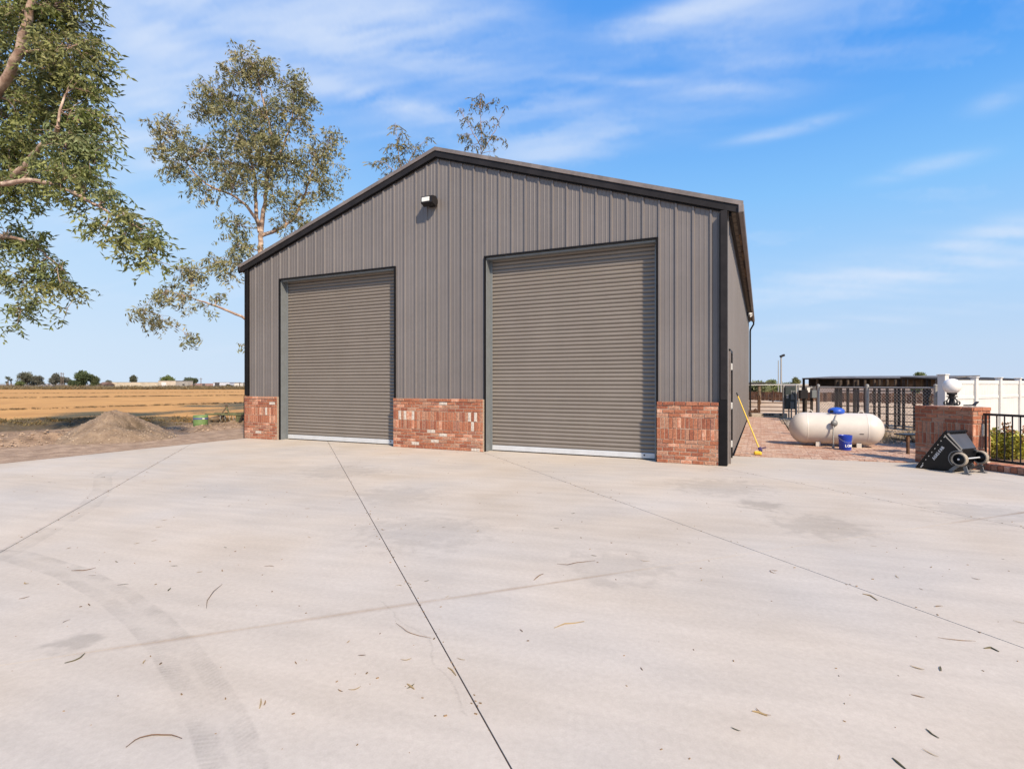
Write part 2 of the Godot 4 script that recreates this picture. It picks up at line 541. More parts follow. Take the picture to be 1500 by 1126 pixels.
func concrete_map() -> ImageTexture:
	# 18 m square of trowelled concrete: x 0..18, z -2..16
	var s := 2048
	var a := noise_bytes(1024, 0.0042, 4, 101)
	var b := noise_bytes(1024, 0.013, 5, 102)
	var c := noise_bytes(1024, 0.007, 3, 103)
	var d := noise_bytes(512, 0.21, 3, 104)
	var out := PackedByteArray()
	out.resize(s * s * 3)
	var m := s / 18.0
	var blots := [[12.74, 3.28, 0.34, 0.10], [13.29, 4.07, 0.6, 0.07], [9.23, 8.70, 0.16, 0.13], [9.74, 5.98, 0.8, 0.05], [11.68, 6.19, 0.5, 0.06], [6.4, 3.4, 0.9, 0.05], [12.2, 2.2, 0.8, 0.06], [8.4, 4.6, 0.7, 0.05], [15.0, 2.6, 0.7, 0.06]]
	for y in s:
		var ya := (y >> 1) * 1024
		var wz := y / m - 2.0
		for x in s:
			var i2 := ya + (x >> 1)
			var na := a[i2] / 255.0
			var nb := b[i2] / 255.0
			var nc := c[(i2 * 1 + 300) % 1048576] / 255.0
			var nd := d[(y & 511) * 512 + (x & 511)] / 255.0
			var ns := b[((y * 3 + x / 3) & 1023) * 1024 + ((x / 2 + 77) & 1023)] / 255.0
			var v := 0.885 + 0.045 * (na - 0.5) + 0.05 * (nb - 0.5) + 0.035 * (nd - 0.5) + 0.055 * (ns - 0.5)
			var warm := (nc - 0.45) * 0.05
			if nc > 0.66: v -= (nc - 0.66) * 0.10
			var r := v + warm * 0.55
			var gg := v - warm * 0.05
			var bb := v - warm * 0.95
			# dirt that has gathered along the tight joint
			var wx := x / m
			var off := absf(-wz * 0.691 - wx * 0.723 + 12.85) + (nb - 0.5) * 0.05
			if off < 0.035 and na > 0.36:
				var t := (1.0 - off / 0.035) * minf(1.0, (na - 0.36) * 3.0) * 0.17
				r -= t * 0.75
				gg -= t * 0.95
				bb -= t * 1.1
			var i := (y * s + x) * 3
			out[i] = int(clampf(r, 0, 1) * 255)
			out[i + 1] = int(clampf(gg, 0, 1) * 255)
			out[i + 2] = int(clampf(bb, 0, 1) * 255)
	# dark blots
	for q in blots:
		var rad := int(q[2] * m)
		var cx := int(q[0] * m)
		var cy := int((q[1] + 2.0) * m)
		for y in range(-rad, rad):
			for x in range(-rad, rad):
				var px := cx + x
				var py := cy + y
				if px < 0 or py < 0 or px >= s or py >= s: continue
				var dd := sqrt(x * x + y * y) / rad
				dd += (b[((py * 3) & 1023) * 1024 + ((px * 3) & 1023)] / 255.0 - 0.5) * 1.1
				if dd < 1.0:
					var f: float = 1.0 - q[3] * smoothstep(0.0, 0.6, 1.0 - dd)
					var i := (py * s + px) * 3
					for k in 3: out[i + k] = int(out[i + k] * f)
	# hairline cracks that wander over the slabs
	var cr := RandomNumberGenerator.new()
	cr.seed = 9
	for q in [[4.2, 1.6, 0.5, 3.2], [11.2, 4.9, 2.5, 2.6], [13.6, 3.0, 0.2, 2.8], [10.4, 7.5, 0.7, 1.5]]:
		var pos := Vector2(q[0], q[1])
		var head: float = q[2]
		for k in int(q[3] * m):
			head += cr.randfn(0.0, 0.09)
			head = lerpf(head, q[2], 0.01)
			pos += Vector2(cos(head), sin(head)) / m
			var i := (clampi(int((pos.y + 2.0) * m), 0, s - 1) * s + clampi(int(pos.x * m), 0, s - 1)) * 3
			for k2 in 3: out[i + k2] = int(out[i + k2] * (0.94 if k % 23 > 3 else 0.98))
	# tyre tracks: two bands of tread bars along a turning path
	var tracks := [
		[[5.6, 8.35], [6.99, 8.02], [7.91, 8.06], [8.73, 8.20], [9.34, 8.36], [9.80, 8.51], [10.25, 8.69], [10.63, 8.86], [10.93, 9.02], [11.4, 9.4], [11.8, 9.9]],
		[[2.9, 5.0], [3.31, 5.35], [4.5, 6.0], [5.50, 6.70], [6.27, 7.45], [6.79, 7.95], [7.2, 8.5]]]
	for ti in 2:
		var cv := Curve2D.new()
		for p in tracks[ti]: cv.add_point(Vector2(p[0], p[1]))
		var steps := int(cv.get_baked_length() * m * 1.6)
		for k in steps:
			var l := k / (m * 1.6)
			var p0 := cv.sample_baked(l)
			var p1 := cv.sample_baked(l + 0.05)
			var nrm := (p1 - p0).normalized().orthogonal()
			for j in range(-26, 27):
				var across := j / 52.0 * 0.22
				var q := p0 + nrm * across
				var px := int(q.x * m)
				var py := int((q.y + 2.0) * m)
				if px < 0 or py < 0 or px >= s or py >= s: continue
				var edge := absf(j) / 26.0
				var bar := 1.0 if fposmod(l + absf(across) * 0.5, 0.030) < 0.017 else 0.4
				if edge < 0.16: bar = 0.15
				var worn := b[((py * 2) & 1023) * 1024 + ((px * 2) & 1023)] / 255.0
				var st := (0.0175 if ti == 0 else 0.012) * bar * (0.5 + edge) * clampf(worn * 2.4 - 0.6, 0.15, 1.4)
				var i := (py * s + px) * 3
				var f := 1.0 - st
				out[i] = int(out[i] * f)
				out[i + 1] = int(out[i + 1] * f)
				out[i + 2] = int(out[i + 2] * f)
	return ImageTexture.create_from_image(Image.create_from_data(s, s, false, Image.FORMAT_RGB8, out))

func build_concrete() -> void:
	var m := mat("concrete", lin(0.675, 0.595, 0.503), 0.82)
	m.albedo_texture = concrete_map()
	m.uv1_scale = Vector3(1.0 / 18.0, 1.0 / 18.0, 1)
	m.uv1_offset = Vector3(0, 2.0 / 18.0, 0)
	m.detail_enabled = true
	m.detail_blend_mode = BaseMaterial3D.BLEND_MODE_MUL
	m.detail_uv_layer = BaseMaterial3D.DETAIL_UV_2
	m.detail_albedo = mottle(512, [[0.05, 3, 0.8], [0.2, 2, 1.0]], Color(0.935, 0.93, 0.925), Color(1, 1, 1), 61, 1.3)
	m.uv2_scale = Vector3(0.9, 0.9, 1)
	var bed := Geo.new()
	# polygon of the yard in x, z
	var yard := PackedVector2Array([Vector2(0.1, 16), Vector2(0.1, -0.3), Vector2(12.18, -0.3), Vector2(12.18, -1.45), Vector2(15.2, -1.72), Vector2(15.75, -1.95), Vector2(16.35, -1.45), Vector2(16.5, -0.8), Vector2(27.0, 13.0), Vector2(27.0, 16)])
	var root := Node3D.new()
	root.name = "concrete_yard"
	add_child(root)
	tag(root, "pale concrete yard in front of the workshop, cut by diagonal joints", "", "", "structure")
	var idx := Geometry2D.triangulate_polygon(yard)
	for i in range(0, idx.size(), 3):
		var p := [yard[idx[i]], yard[idx[i + 1]], yard[idx[i + 2]]]
		if (p[1] - p[0]).cross(p[2] - p[0]) > 0: p = [p[0], p[2], p[1]]
		bed.flat(Vector3(p[0].x, -0.009, p[0].y), Vector3(p[1].x, -0.009, p[1].y), Vector3(p[2].x, -0.009, p[2].y))
	part("joint_bed", bed, mat("joint_dirt", lin(0.15, 0.105, 0.065), 0.97, 0.0, T.dirt, 1.6), root)
	# slabs between the joints, which run at about 44 degrees to the front wall
	var across := Vector2(0.691, -0.723)     # x, z: over the long joints
	var along := Vector2(-0.723, -0.691)     # over the tight cross joint
	var lines := [-16.6, -13.5, -10.4, -7.3, -4.22, -1.13, 2.0, 4.97, 8.10, 11.15, 14.2, 17.3, 20.4, 23.5]
	for i in lines.size() - 1:
		var a0: float = lines[i] + 0.0038
		var a1: float = lines[i + 1] - 0.0038
		for bb in [[-45.0, -12.85 - 0.002], [-12.85 + 0.002, 15.0]]:
			var quad := PackedVector2Array()
			for ab in [[a0, bb[0]], [a1, bb[0]], [a1, bb[1]], [a0, bb[1]]]:
				quad.append(across * ab[0] + along * ab[1])
			for poly in Geometry2D.intersect_polygons(yard, quad):
				if poly.size() < 3: continue
				var g := Geo.new()
				g.second_uv = true
				var ti := Geometry2D.triangulate_polygon(poly)
				for k in range(0, ti.size(), 3):
					var p: Array = [poly[ti[k]], poly[ti[k + 1]], poly[ti[k + 2]]]
					if (p[1] - p[0]).cross(p[2] - p[0]) > 0: p = [p[0], p[2], p[1]]
					g.flat(Vector3(p[0].x, 0, p[0].y), Vector3(p[1].x, 0, p[1].y), Vector3(p[2].x, 0, p[2].y))
				if Geometry2D.is_polygon_clockwise(poly): poly.reverse()
				for k in poly.size():
					var p: Vector2 = poly[k]
					var q: Vector2 = poly[(k + 1) % poly.size()]
					g.quad(Vector3(p.x, 0, p.y), Vector3(q.x, 0, q.y), Vector3(q.x, -0.1, q.y), Vector3(p.x, -0.1, p.y))
				part("slab", g, m, root)

func build_paving() -> void:
	var root := Node3D.new()
	root.name = "brick_paving"
	add_child(root)
	tag(root, "red brick paving in running bond beside the workshop", "", "", "structure")
	var area := PackedVector2Array([Vector2(12.24, -1.47), Vector2(15.2, -1.74), Vector2(15.8, -2.1), Vector2(16.3, -2.6), Vector2(16.3, -5.2), Vector2(14.1, -6.3), Vector2(13.55, -9.0), Vector2(13.5, -15.8), Vector2(12.24, -16.3)])
	var bed := Geo.new()
	var idx := Geometry2D.triangulate_polygon(area)
	for i in range(0, idx.size(), 3):
		var p := [area[idx[i]], area[idx[i + 1]], area[idx[i + 2]]]
		if (p[1] - p[0]).cross(p[2] - p[0]) > 0: p = [p[0], p[2], p[1]]
		bed.flat(Vector3(p[0].x, -0.02, p[0].y), Vector3(p[1].x, -0.02, p[1].y), Vector3(p[2].x, -0.02, p[2].y))
	part("sand_bed", bed, mat("paving_sand", lin(0.36, 0.27, 0.20), 0.97, 0.0, T.dirt, 0.8), root)
	var g := Geo.new()
	g.cbox(Vector3(0, -0.02, 0), Vector3(0.196, 0.05, 0.094), 0.006)
	var mesh := g.done()
	var tones := [lin(0.56, 0.36, 0.265), lin(0.62, 0.44, 0.34), lin(0.50, 0.30, 0.215), lin(0.66, 0.50, 0.40)]
	var mats := []
	for i in tones.size(): mats.append(mat("paver_%d" % i, tones[i], 0.93, 0.0, T.brick, 1.3, T.fine, 0.4))
	var far := []
	var n := 0
	var row := 0
	var z := -1.53
	while z > -16.3:
		var x := 12.34 + (0.1 if row % 2 else 0.0)
		while x < 16.3:
			var ok := true
			for c in [Vector2(-0.09, -0.045), Vector2(0.09, -0.045), Vector2(0.09, 0.045), Vector2(-0.09, 0.045)]:
				if not Geometry2D.is_point_in_polygon(Vector2(x, z) + c, area): ok = false
			if ok:
				var xf := Transform3D(Basis.from_euler(Vector3(rng.randfn(0, 0.008), rng.randfn(0, 0.012), rng.randfn(0, 0.008))), Vector3(x, rng.randfn(0, 0.0025), z))
				if n < 299:
					part("paver", mesh, mats[rng.randi() % 4], root, xf)
					n += 1
				else: far.append(xf)
			x += 0.2
		z -= 0.1
		row += 1
	var mm := MultiMesh.new()
	mm.transform_format = MultiMesh.TRANSFORM_3D
	mm.use_colors = true
	mm.mesh = mesh
	mm.instance_count = far.size()
	for i in far.size():
		mm.set_instance_transform(i, far[i])
		mm.set_instance_color(i, tones[rng.randi() % 4].srgb_to_linear())
	var mi := MultiMeshInstance3D.new()
	mi.name = "far_pavers"
	mi.multimesh = mm
	var fm := mat("paver_far", Color.WHITE, 0.93, 0.0, T.brick, 1.3)
	fm.vertex_color_use_as_albedo = true
	mi.material_override = fm
	mi.set_meta("kind", "stuff")
	root.add_child(mi)
	# gravel beside the paving
	var gr := Geo.new()
	var gp := PackedVector2Array([Vector2(13.6, -6.4), Vector2(13.58, -15.8), Vector2(15.0, -16.0), Vector2(15.2, -6.4)])
	gr.quad(Vector3(gp[0].x, -0.03, gp[0].y), Vector3(gp[3].x, -0.03, gp[3].y), Vector3(gp[2].x, -0.03, gp[2].y), Vector3(gp[1].x, -0.03, gp[1].y))
	setting("gravel_bed", "grey brown gravel between the brick paving and the corral", gr, mat("gravel", lin(0.33, 0.27, 0.21), 0.96, 0.0, T.grain, 1.1, T.fine, 1.5))
	var peb := Geo.new()
	peb.lathe(Vector3(0, -0.01, 0), Vector3.UP, PackedVector2Array([Vector2(0, -0.01), Vector2(0.02, 0.0), Vector2(0.016, 0.014), Vector2(0, 0.02)]), 5)
	var pm := MultiMesh.new()
	pm.transform_format = MultiMesh.TRANSFORM_3D
	pm.use_colors = true
	pm.mesh = peb.done()
	pm.instance_count = 2600
	for i in 2600:
		var p := Vector3(rng.randf_range(13.6, 15.2), -0.025, rng.randf_range(-15.6, -5.6))
		if Geometry2D.is_point_in_polygon(Vector2(p.x, p.z), area): p.x += 2.0
		var k := rng.randf_range(0.6, 1.9)
		pm.set_instance_transform(i, Transform3D(Basis.from_euler(Vector3(0, rng.randf() * TAU, 0)).scaled(Vector3(k, k * 0.8, k * rng.randf_range(0.6, 1.2))), p))
		var t := rng.randf_range(0.16, 0.46)
		pm.set_instance_color(i, Color(t, t * 0.86, t * 0.72))
	var po := MultiMeshInstance3D.new()
	po.name = "gravel"
	po.multimesh = pm
	var pmat := mat("pebble", Color.WHITE, 0.9)
	pmat.vertex_color_use_as_albedo = true
	po.material_override = pmat
	add_child(po)
	tag(po, "loose grey and tan gravel beside the brick paving", "gravel", "", "stuff")
	# sandy corral ground further back
	var sand := Geo.new()
	var q := [at(1085, 24.6), at(1400, 13.4), at(1700, 60.0), at(1040, 56.0)]
	for i in 4: q[i].y = -0.05
	sand.quad(q[0], q[1], q[2], q[3])
	setting("corral_ground", "light tan sandy ground of the corral", sand, mat("sand", lin(0.74, 0.57, 0.40), 0.97, 0.0, T.dirt, 0.15, T.fine, 1.0))

# ---------------------------------------------------------------- bricks
func brick_mesh(w: float, h: float, d: float) -> ArrayMesh:
	var key := "%d_%d_%d" % [roundi(w * 200), roundi(h * 200), roundi(d * 200)]
	if not brick_cache.has(key):
		var g := Geo.new()
		g.cbox(Vector3(0, 0, -d / 2.0), Vector3(roundi(w * 200) / 200.0, roundi(h * 200) / 200.0, d), 0.005)
		brick_cache[key] = g.done()
	return brick_cache[key]

func brick_tone(white := 0.05) -> StandardMaterial3D:
	if rng.randf() < white: return M.brick_5
	var t := rng.randf()
	return M["brick_%d" % (0 if t < 0.26 else 1 if t < 0.48 else 2 if t < 0.62 else 3 if t < 0.77 else 4 if t < 0.84 else 6 if t < 0.90 else 7)]

# brick face of a given width: local x runs along it, y up, z out of it. rows: height of each course, negative for soldiers
func brick_face(parent: Node3D, width: float, rows: Array, xf: Transform3D, white := 0.05, depth := 0.09, soft_left := 0.0) -> void:
	var y := 0.0
	var n := 0
	for r in rows:
		var h: float = absf(r)
		var x := 0.0
		if r > 0:
			var off := 0.0 if n % 2 == 0 else 0.104
			var first := true
			while x < width - 0.03:
				var w := 0.208
				if first and off > 0.0: w = off
				first = false
				w = minf(w + rng.randf_range(-0.006, 0.006), width - x)
				if width - x - w < 0.04: w = width - x
				var proud := rng.randf_range(-0.004, 0.005) + (0.012 if n == rows.size() - 1 else 0.0)
				part("brick", brick_mesh(w - 0.012, h - 0.011 + rng.randf_range(-0.002, 0.002), depth), brick_tone(white), parent, xf * Transform3D(Basis.from_euler(Vector3(0, rng.randfn(0, 0.01), rng.randfn(0, 0.006))), Vector3(x + w / 2, y + h / 2, proud)))
				x += w
		else:
			var count := roundi(width / 0.0735)
			var w := width / count
			for i in count:
				part("brick", brick_mesh(w - 0.010, h - 0.011, depth), brick_tone(white * 1.3), parent, xf * Transform3D(Basis.from_euler(Vector3(rng.randfn(0, 0.006), rng.randfn(0, 0.012), rng.randfn(0, 0.006))), Vector3((i + 0.5) * w, y + h / 2, rng.randf_range(-0.004, 0.005))))
		y += h
		n += 1

const COURSES := [0.072, 0.073, 0.072, 0.073, 0.072, 0.073, -0.205, -0.205, 0.072, 0.073, 0.072, 0.073]

# ---------------------------------------------------------------- the workshop
func roof_y(x: float) -> float:
	return RIDGE - absf(x - W / 2.0) * (RIDGE - EAVE) / (W / 2.0)

# one sheet of ribbed cladding, local x along the wall, z out; bottom/top are callables of x
func cladding_sheet(x0: float, x1: float, breaks: Array, bottom: Callable, top: Callable, lift := 0.0) -> Geo:
	var prof := [[0.0, 0.0], [0.016, 0.027], [0.046, 0.027], [0.062, 0.0], [0.132, 0.0], [0.138, 0.006], [0.148, 0.006], [0.156, 0.0], [0.217, 0.0], [0.223, 0.006], [0.233, 0.006], [0.241, 0.0]]
	var pts := []
	var k := 0
	while x0 + k * 0.3048 < x1:
		for p in prof:
			var x: float = x0 + k * 0.3048 + p[0]
			if x < x1: pts.append(Vector2(x, p[1]))
		k += 1
	pts.append(Vector2(x1, pts[pts.size() - 1].y if false else 0.0))
	for b in breaks + [W / 2.0]:
		for i in pts.size() - 1:
			if pts[i].x < b - 0.0005 and pts[i + 1].x > b + 0.0005:
				pts.insert(i + 1, pts[i].lerp(pts[i + 1], (b - pts[i].x) / (pts[i + 1].x - pts[i].x)))
				break
	var g := Geo.new()
	for i in pts.size() - 1:
		var a: Vector2 = pts[i]
		var b: Vector2 = pts[i + 1]
		var mid := (a.x + b.x) / 2.0
		var y0: float = bottom.call(mid)
		g.quad(Vector3(a.x, y0, a.y + lift), Vector3(b.x, y0, b.y + lift), Vector3(b.x, top.call(b.x), b.y + lift), Vector3(a.x, top.call(a.x), a.y + lift))
	return g

func sloped(parent: Node3D, called: String, m: Material, x0: float, x1: float, up: float, down: float, z0: float, z1: float) -> void:
	var g := Geo.new()
	var xs := [x0, x1]
	if x0 < W / 2.0 and x1 > W / 2.0: xs = [x0, W / 2.0, x1]
	var poly := PackedVector2Array()
	for x in xs: poly.append(Vector2(x, roof_y(x) + down))
	xs.reverse()
	for x in xs: poly.append(Vector2(x, roof_y(x) + up))
	g.prism(poly, z0, z1)
	part(called, g, m, parent)

func build_workshop() -> void:
	var b := thing("workshop_building", "big dark grey metal workshop with two roll-up doors and brick wainscot", "building")
	var doors := [[1.27, 4.93], [7.335, 10.95]]
	var top_open := 4.19
	var breaks := [1.27, 4.93, 7.335, 10.95]
	var bottom := func(x: float) -> float:
		for d in doors:
			if x > d[0] and x < d[1]: return top_open
		return 1.10
	var top := func(x: float) -> float: return roof_y(x) - 0.02
	var sheets := int(ceil(W / 0.9144))
	for i in sheets:
		var x0 := i * 0.9144
		part("wall_panel", cladding_sheet(x0, minf(x0 + 0.916, W - 0.005), breaks, bottom, top, 0.0012 * (i % 2)), [M.cladding, M.cladding_b, M.cladding_c][(i * 5 + 1) % 7 % 3], b)
	# right side wall, a door near the front
	var side := Transform3D(Basis(Vector3(0, 0, -1), Vector3.UP, Vector3(1, 0, 0)), Vector3(W, 0, 0))
	var sb := func(x: float) -> float: return 2.07 if x > 0.24 and x < 1.16 else 0.02
	var st := func(_x: float) -> float: return EAVE - 0.02
	for i in 20:
		var x0 := i * 0.9144
		part("wall_panel", cladding_sheet(x0, minf(x0 + 0.916, LEN), [0.24, 1.16], sb, st, 0.0012 * (i % 2)), [M.cladding, M.cladding_b, M.cladding_c][(i * 5 + 2) % 7 % 3], b, side)
	# left and back walls
	var lb := func(_x: float) -> float: return 0.02
	part("wall", cladding_sheet(0.0, LEN, [], lb, st), M.cladding, b, Transform3D(Basis(Vector3(0, 0, 1), Vector3.UP, Vector3(-1, 0, 0)), Vector3(0, 0, -LEN)))
	part("wall", cladding_sheet(0.0, W, [], lb, top), M.cladding, b, Transform3D(Basis(Vector3(-1, 0, 0), Vector3.UP, Vector3(0, 0, -1)), Vector3(W, 0, -LEN)))
	# roof
	var over := 0.27
	for s in [[-0.22, W / 2.0], [W / 2.0, W + over]]:
		sloped(b, "roof", M.grey_trim, s[0], s[1], 0.05, 0.012, -LEN - 0.12, 0.078)
	sloped(b, "roof_edge_trim", M.grey_trim, -0.225, W + over + 0.003, 0.060, -0.022, 0.08, 0.104)
	sloped(b, "rake_board", M.dark_trim, -0.21, W + over - 0.01, -0.024, -0.155, 0.045, 0.084)
	sloped(b, "wall_cap_strip", M.black_trim, 0.0, W, -0.157, -0.185, 0.032, 0.044)
	# right eave: gutter, soffit boards, fascia
	var gy := roof_y(W + over) - 0.01
	var g := Geo.new()
	g.cbox(Vector3(W + over - 0.035, gy - 0.06, (0.09 - LEN) / 2.0), Vector3(0.09, 0.15, LEN + 0.16), 0.012)
	part("gutter", g, M.grey_trim, b)
	g = Geo.new()
	g.box(Vector3(W + 0.055, EAVE - 0.20, -LEN / 2.0), Vector3(0.04, 0.09, LEN - 0.02))
	part("eave_strip", g, M.black_trim, b)
	g = Geo.new()
	g.box(Vector3(W + 0.10, EAVE - 0.165, -LEN / 2.0), Vector3(0.085, 0.06, LEN - 0.04))
	part("soffit_strip", g, mat("soffit_grey", lin(0.24, 0.20, 0.155), 0.8, 0.0, T.wood, 1.0), b)
	var tones := [mat("soffit_a", lin(0.20, 0.145, 0.09), 0.9, 0.0, T.wood, 1.5), mat("soffit_b", lin(0.30, 0.20, 0.11), 0.9, 0.0, T.wood, 1.5), mat("soffit_c", lin(0.05, 0.04, 0.035), 0.9)]
	var z := 0.03
	while z > -LEN:
		var l := rng.randf_range(0.5, 1.9)
		g = Geo.new()
		g.box(Vector3(W + 0.183, EAVE - 0.175 + rng.randf_range(-0.01, 0.012), z - l / 2.0), Vector3(0.075, 0.05, l - 0.01))
		part("soffit_board", g, tones[rng.randi() % 3 if z < -0.3 else 2], b)
		z -= l
	g = Geo.new()
	g.cbox(Vector3(-0.165, roof_y(-0.2) - 0.05, (0.09 - LEN) / 2.0), Vector3(0.09, 0.12, LEN + 0.16), 0.012)
	part("gutter", g, M.dark_trim, b)
	g = Geo.new()
	var dsp := PackedVector3Array([Vector3(W + over - 0.04, gy - 0.1, -LEN + 0.02), Vector3(W + over - 0.04, gy - 0.25, -LEN + 0.02), Vector3(W + 0.09, gy - 0.5, -LEN + 0.02), Vector3(W + 0.08, gy - 0.6, -LEN + 0.02), Vector3(W + 0.08, 0.1, -LEN + 0.02)])
	g.tube(dsp, PackedFloat32Array([0.04]), 10)
	part("downspout", g, M.black_trim, b)
	# corner posts
	g = Geo.new()
	g.cbox(Vector3(12.135, 2.255, 0.02), Vector3(0.135, 4.50, 0.21), 0.006)
	part("corner_post", g, M.black_trim, b)
	g = Geo.new()
	g.cbox(Vector3(12.145, 2.86, 0.128), Vector3(0.112, 3.36, 0.008), 0.003)
	part("corner_trim", g, M.dark_trim, b)
	g = Geo.new()
	g.cbox(Vector3(0.05, 2.85, 0.0), Vector3(0.125, 3.40, 0.13), 0.006)
	part("corner_post", g, M.black_trim, b)
	g = Geo.new()
	g.box(Vector3(0.012, 0.57, 0.02), Vector3(0.024, 1.14, 0.15))
	part("corner_post", g, M.black_trim, b)
	# brick wainscot
	for s in [[0.03, 1.245], [4.955, 7.315], [10.97, 12.062]]:
		g = Geo.new()
		g.box(Vector3((s[0] + s[1]) / 2.0, 0.565, 0.0485), Vector3(s[1] - s[0] - 0.004, 1.128, 0.097))
		var wains := part("brick_wainscot", g, M.mortar, b)
		brick_face(wains, s[1] - s[0], COURSES, Transform3D(Basis(), Vector3(s[0], 0.0, 0.104)), 0.06)
	# roll-up doors
	var slat_h := 0.0815
	for d in doors:
		var x0: float = d[0]
		var x1: float = d[1]
		var wd := x1 - x0
		g = Geo.new()
		g.box(Vector3((x0 + x1) / 2.0, 2.2, -RECESS - 0.05), Vector3(wd, 4.5, 0.02))
		var door := part("rolling_door", g, M.door_paint, b)
		g = Geo.new()
		var segs := 10
		for i in segs:
			var t0 := float(i) / segs
			var t1 := float(i + 1) / segs
			var f := func(t: float) -> float: return 0.026 * pow(sin(PI * clampf(t, 0.0, 1.0)), 0.62)
			var nf := func(t: float) -> Vector3:
				var ta := clampf(t, 0.03, 0.97)
				return Vector3(0, -(f.call(ta + 0.03) - f.call(ta - 0.03)) / (0.06 * slat_h), 1.0).normalized()
			g.squad(Vector3(-wd / 2 + 0.03, t0 * slat_h, f.call(t0)), Vector3(wd / 2 - 0.03, t0 * slat_h, f.call(t0)), Vector3(wd / 2 - 0.03, t1 * slat_h, f.call(t1)), Vector3(-wd / 2 + 0.03, t1 * slat_h, f.call(t1)), nf.call(t0), nf.call(t0), nf.call(t1), nf.call(t1))
		var slat := g.done()
		var y := 0.125
		while y < 4.34:
			part("slat", slat, M.door_paint, door, Transform3D(Basis.from_euler(Vector3(rng.randfn(0, 0.03), 0, 0)), Vector3((x0 + x1) / 2.0, y, -RECESS + rng.randf_range(-0.001, 0.001))))
			y += slat_h
		g = Geo.new()
		g.cbox(Vector3((x0 + x1) / 2.0, 0.072, -RECESS + 0.012), Vector3(wd - 0.06, 0.105, 0.05), 0.008)
		part("bottom_bar", g, M.bright_steel, door)
		g = Geo.new()
		g.box(Vector3((x0 + x1) / 2.0, 0.012, -RECESS + 0.012), Vector3(wd - 0.06, 0.02, 0.03))
		part("rubber_seal", g, M.black_plastic, door)
		g = Geo.new()
		g.rod(Vector3(x1 - 0.26, 0.085, -RECESS + 0.03), Vector3(x1 - 0.26, 0.085, -RECESS + 0.055), 0.014, 10)
		part("bolt", g, M.black_trim, door)
		for s in [-1.0, 1.0]:
			var xe := x0 if s < 0 else x1
			g = Geo.new()
			g.cbox(Vector3(xe - s * 0.006, 2.095, -0.115), Vector3(0.012, 4.19, 0.235), 0.003)
			part("door_jamb", g, M.galvanised, b)
			g = Geo.new()
			g.cbox(Vector3(xe - s * 0.035, 2.095, -RECESS + 0.034), Vector3(0.058, 4.19, 0.012), 0.003)
			part("door_guide", g, M.galvanised, b)
			g = Geo.new()
			g.box(Vector3(xe + s * 0.016, 2.10, 0.018), Vector3(0.034, 4.20, 0.045))
			part("door_trim", g, M.black_trim, b)
		g = Geo.new()
		g.box(Vector3((x0 + x1) / 2.0, top_open + 0.012, 0.019), Vector3(wd + 0.064, 0.034, 0.047))
		part("door_trim", g, M.black_trim, b)
		g = Geo.new()
		g.cbox(Vector3((x0 + x1) / 2.0, top_open - 0.02, -0.075), Vector3(wd - 0.026, 0.05, 0.14), 0.004)
		part("door_header", g, M.galvanised, b)
	# side door
	g = Geo.new()
	g.box(Vector3(W - 0.03, 1.03, -0.70), Vector3(0.05, 2.04, 0.88))
	var sd := part("side_door", g, M.dark_trim, b)
	g = Geo.new()
	g.rod(Vector3(W - 0.004, 1.0, -0.34), Vector3(W + 0.06, 1.0, -0.34), 0.018, 10)
	g.rod(Vector3(W + 0.06, 1.0, -0.335), Vector3(W + 0.06, 1.0, -0.46), 0.012, 8)
	part("handle", g, M.pipe_steel, sd)
	for y in [0.28, 1.03, 1.80]:
		g = Geo.new()
		g.cbox(Vector3(W + 0.026, y, -1.095), Vector3(0.032, 0.13, 0.06), 0.004)
		part("hinge", g, M.white_paint, sd)
	g = Geo.new()
	g.box(Vector3(W + 0.014, 1.03, -1.15), Vector3(0.06, 2.06, 0.05))
	g.box(Vector3(W + 0.014, 2.075, -0.70), Vector3(0.06, 0.05, 0.95))
	part("door_frame", g, M.black_trim, b)
	g = Geo.new()
	g.box(Vector3(W + 0.02, 1.03, -0.245), Vector3(0.07, 2.06, 0.05))
	part("door_frame", g, M.grey_trim, b)
	# small lamp under the side eave
	var cam := thing("eave_lamp", "small white lamp under the right eave near the far end", "lamp", Vector3(W + 0.05, 4.28, -13.4))
	g = Geo.new()
	g.cbox(Vector3(0.02, 0, 0), Vector3(0.05, 0.16, 0.14), 0.01)
	part("mount", g, M.black_trim, cam)
	g = Geo.new()
	g.lathe(Vector3(0.04, 0.02, 0), Vector3(0.8, -0.5, 0.3), PackedVector2Array([Vector2(0, 0), Vector2(0.05, 0), Vector2(0.09, 0.14), Vector2(0.085, 0.15), Vector2(0, 0.12)]), 16)
	part("shade", g, M.white_paint, cam)
	# floodlight on the gable
	var fl := thing("floodlight", "small dark floodlight with a pale lens high under the gable peak", "floodlight", Vector3(5.98, 5.55, 0.03))
	g = Geo.new()
	g.prism(PackedVector2Array([Vector2(-0.10, 0.0), Vector2(0.02, -0.10), Vector2(0.16, -0.055), Vector2(0.155, 0.09), Vector2(0.0, 0.115)]), -0.15, 0.15, Transform3D(Basis(Vector3(0, 0, 1), Vector3.UP, Vector3(-1, 0, 0)), Vector3(0, 0, 0.07)))
	part("housing", g, M.dark_trim, fl)
	g = Geo.new()
	g.cbox(Vector3(-0.025, 0.02, 0.232), Vector3(0.20, 0.095, 0.012), 0.004, Basis(Vector3.RIGHT, -0.03))
	part("lens", g, mat("lens", lin(0.72, 0.72, 0.68), 0.25), fl)
	g = Geo.new()
	g.cbox(Vector3(0, -0.02, 0.01), Vector3(0.14, 0.14, 0.06), 0.01)
	part("bracket", g, M.black_trim, fl)

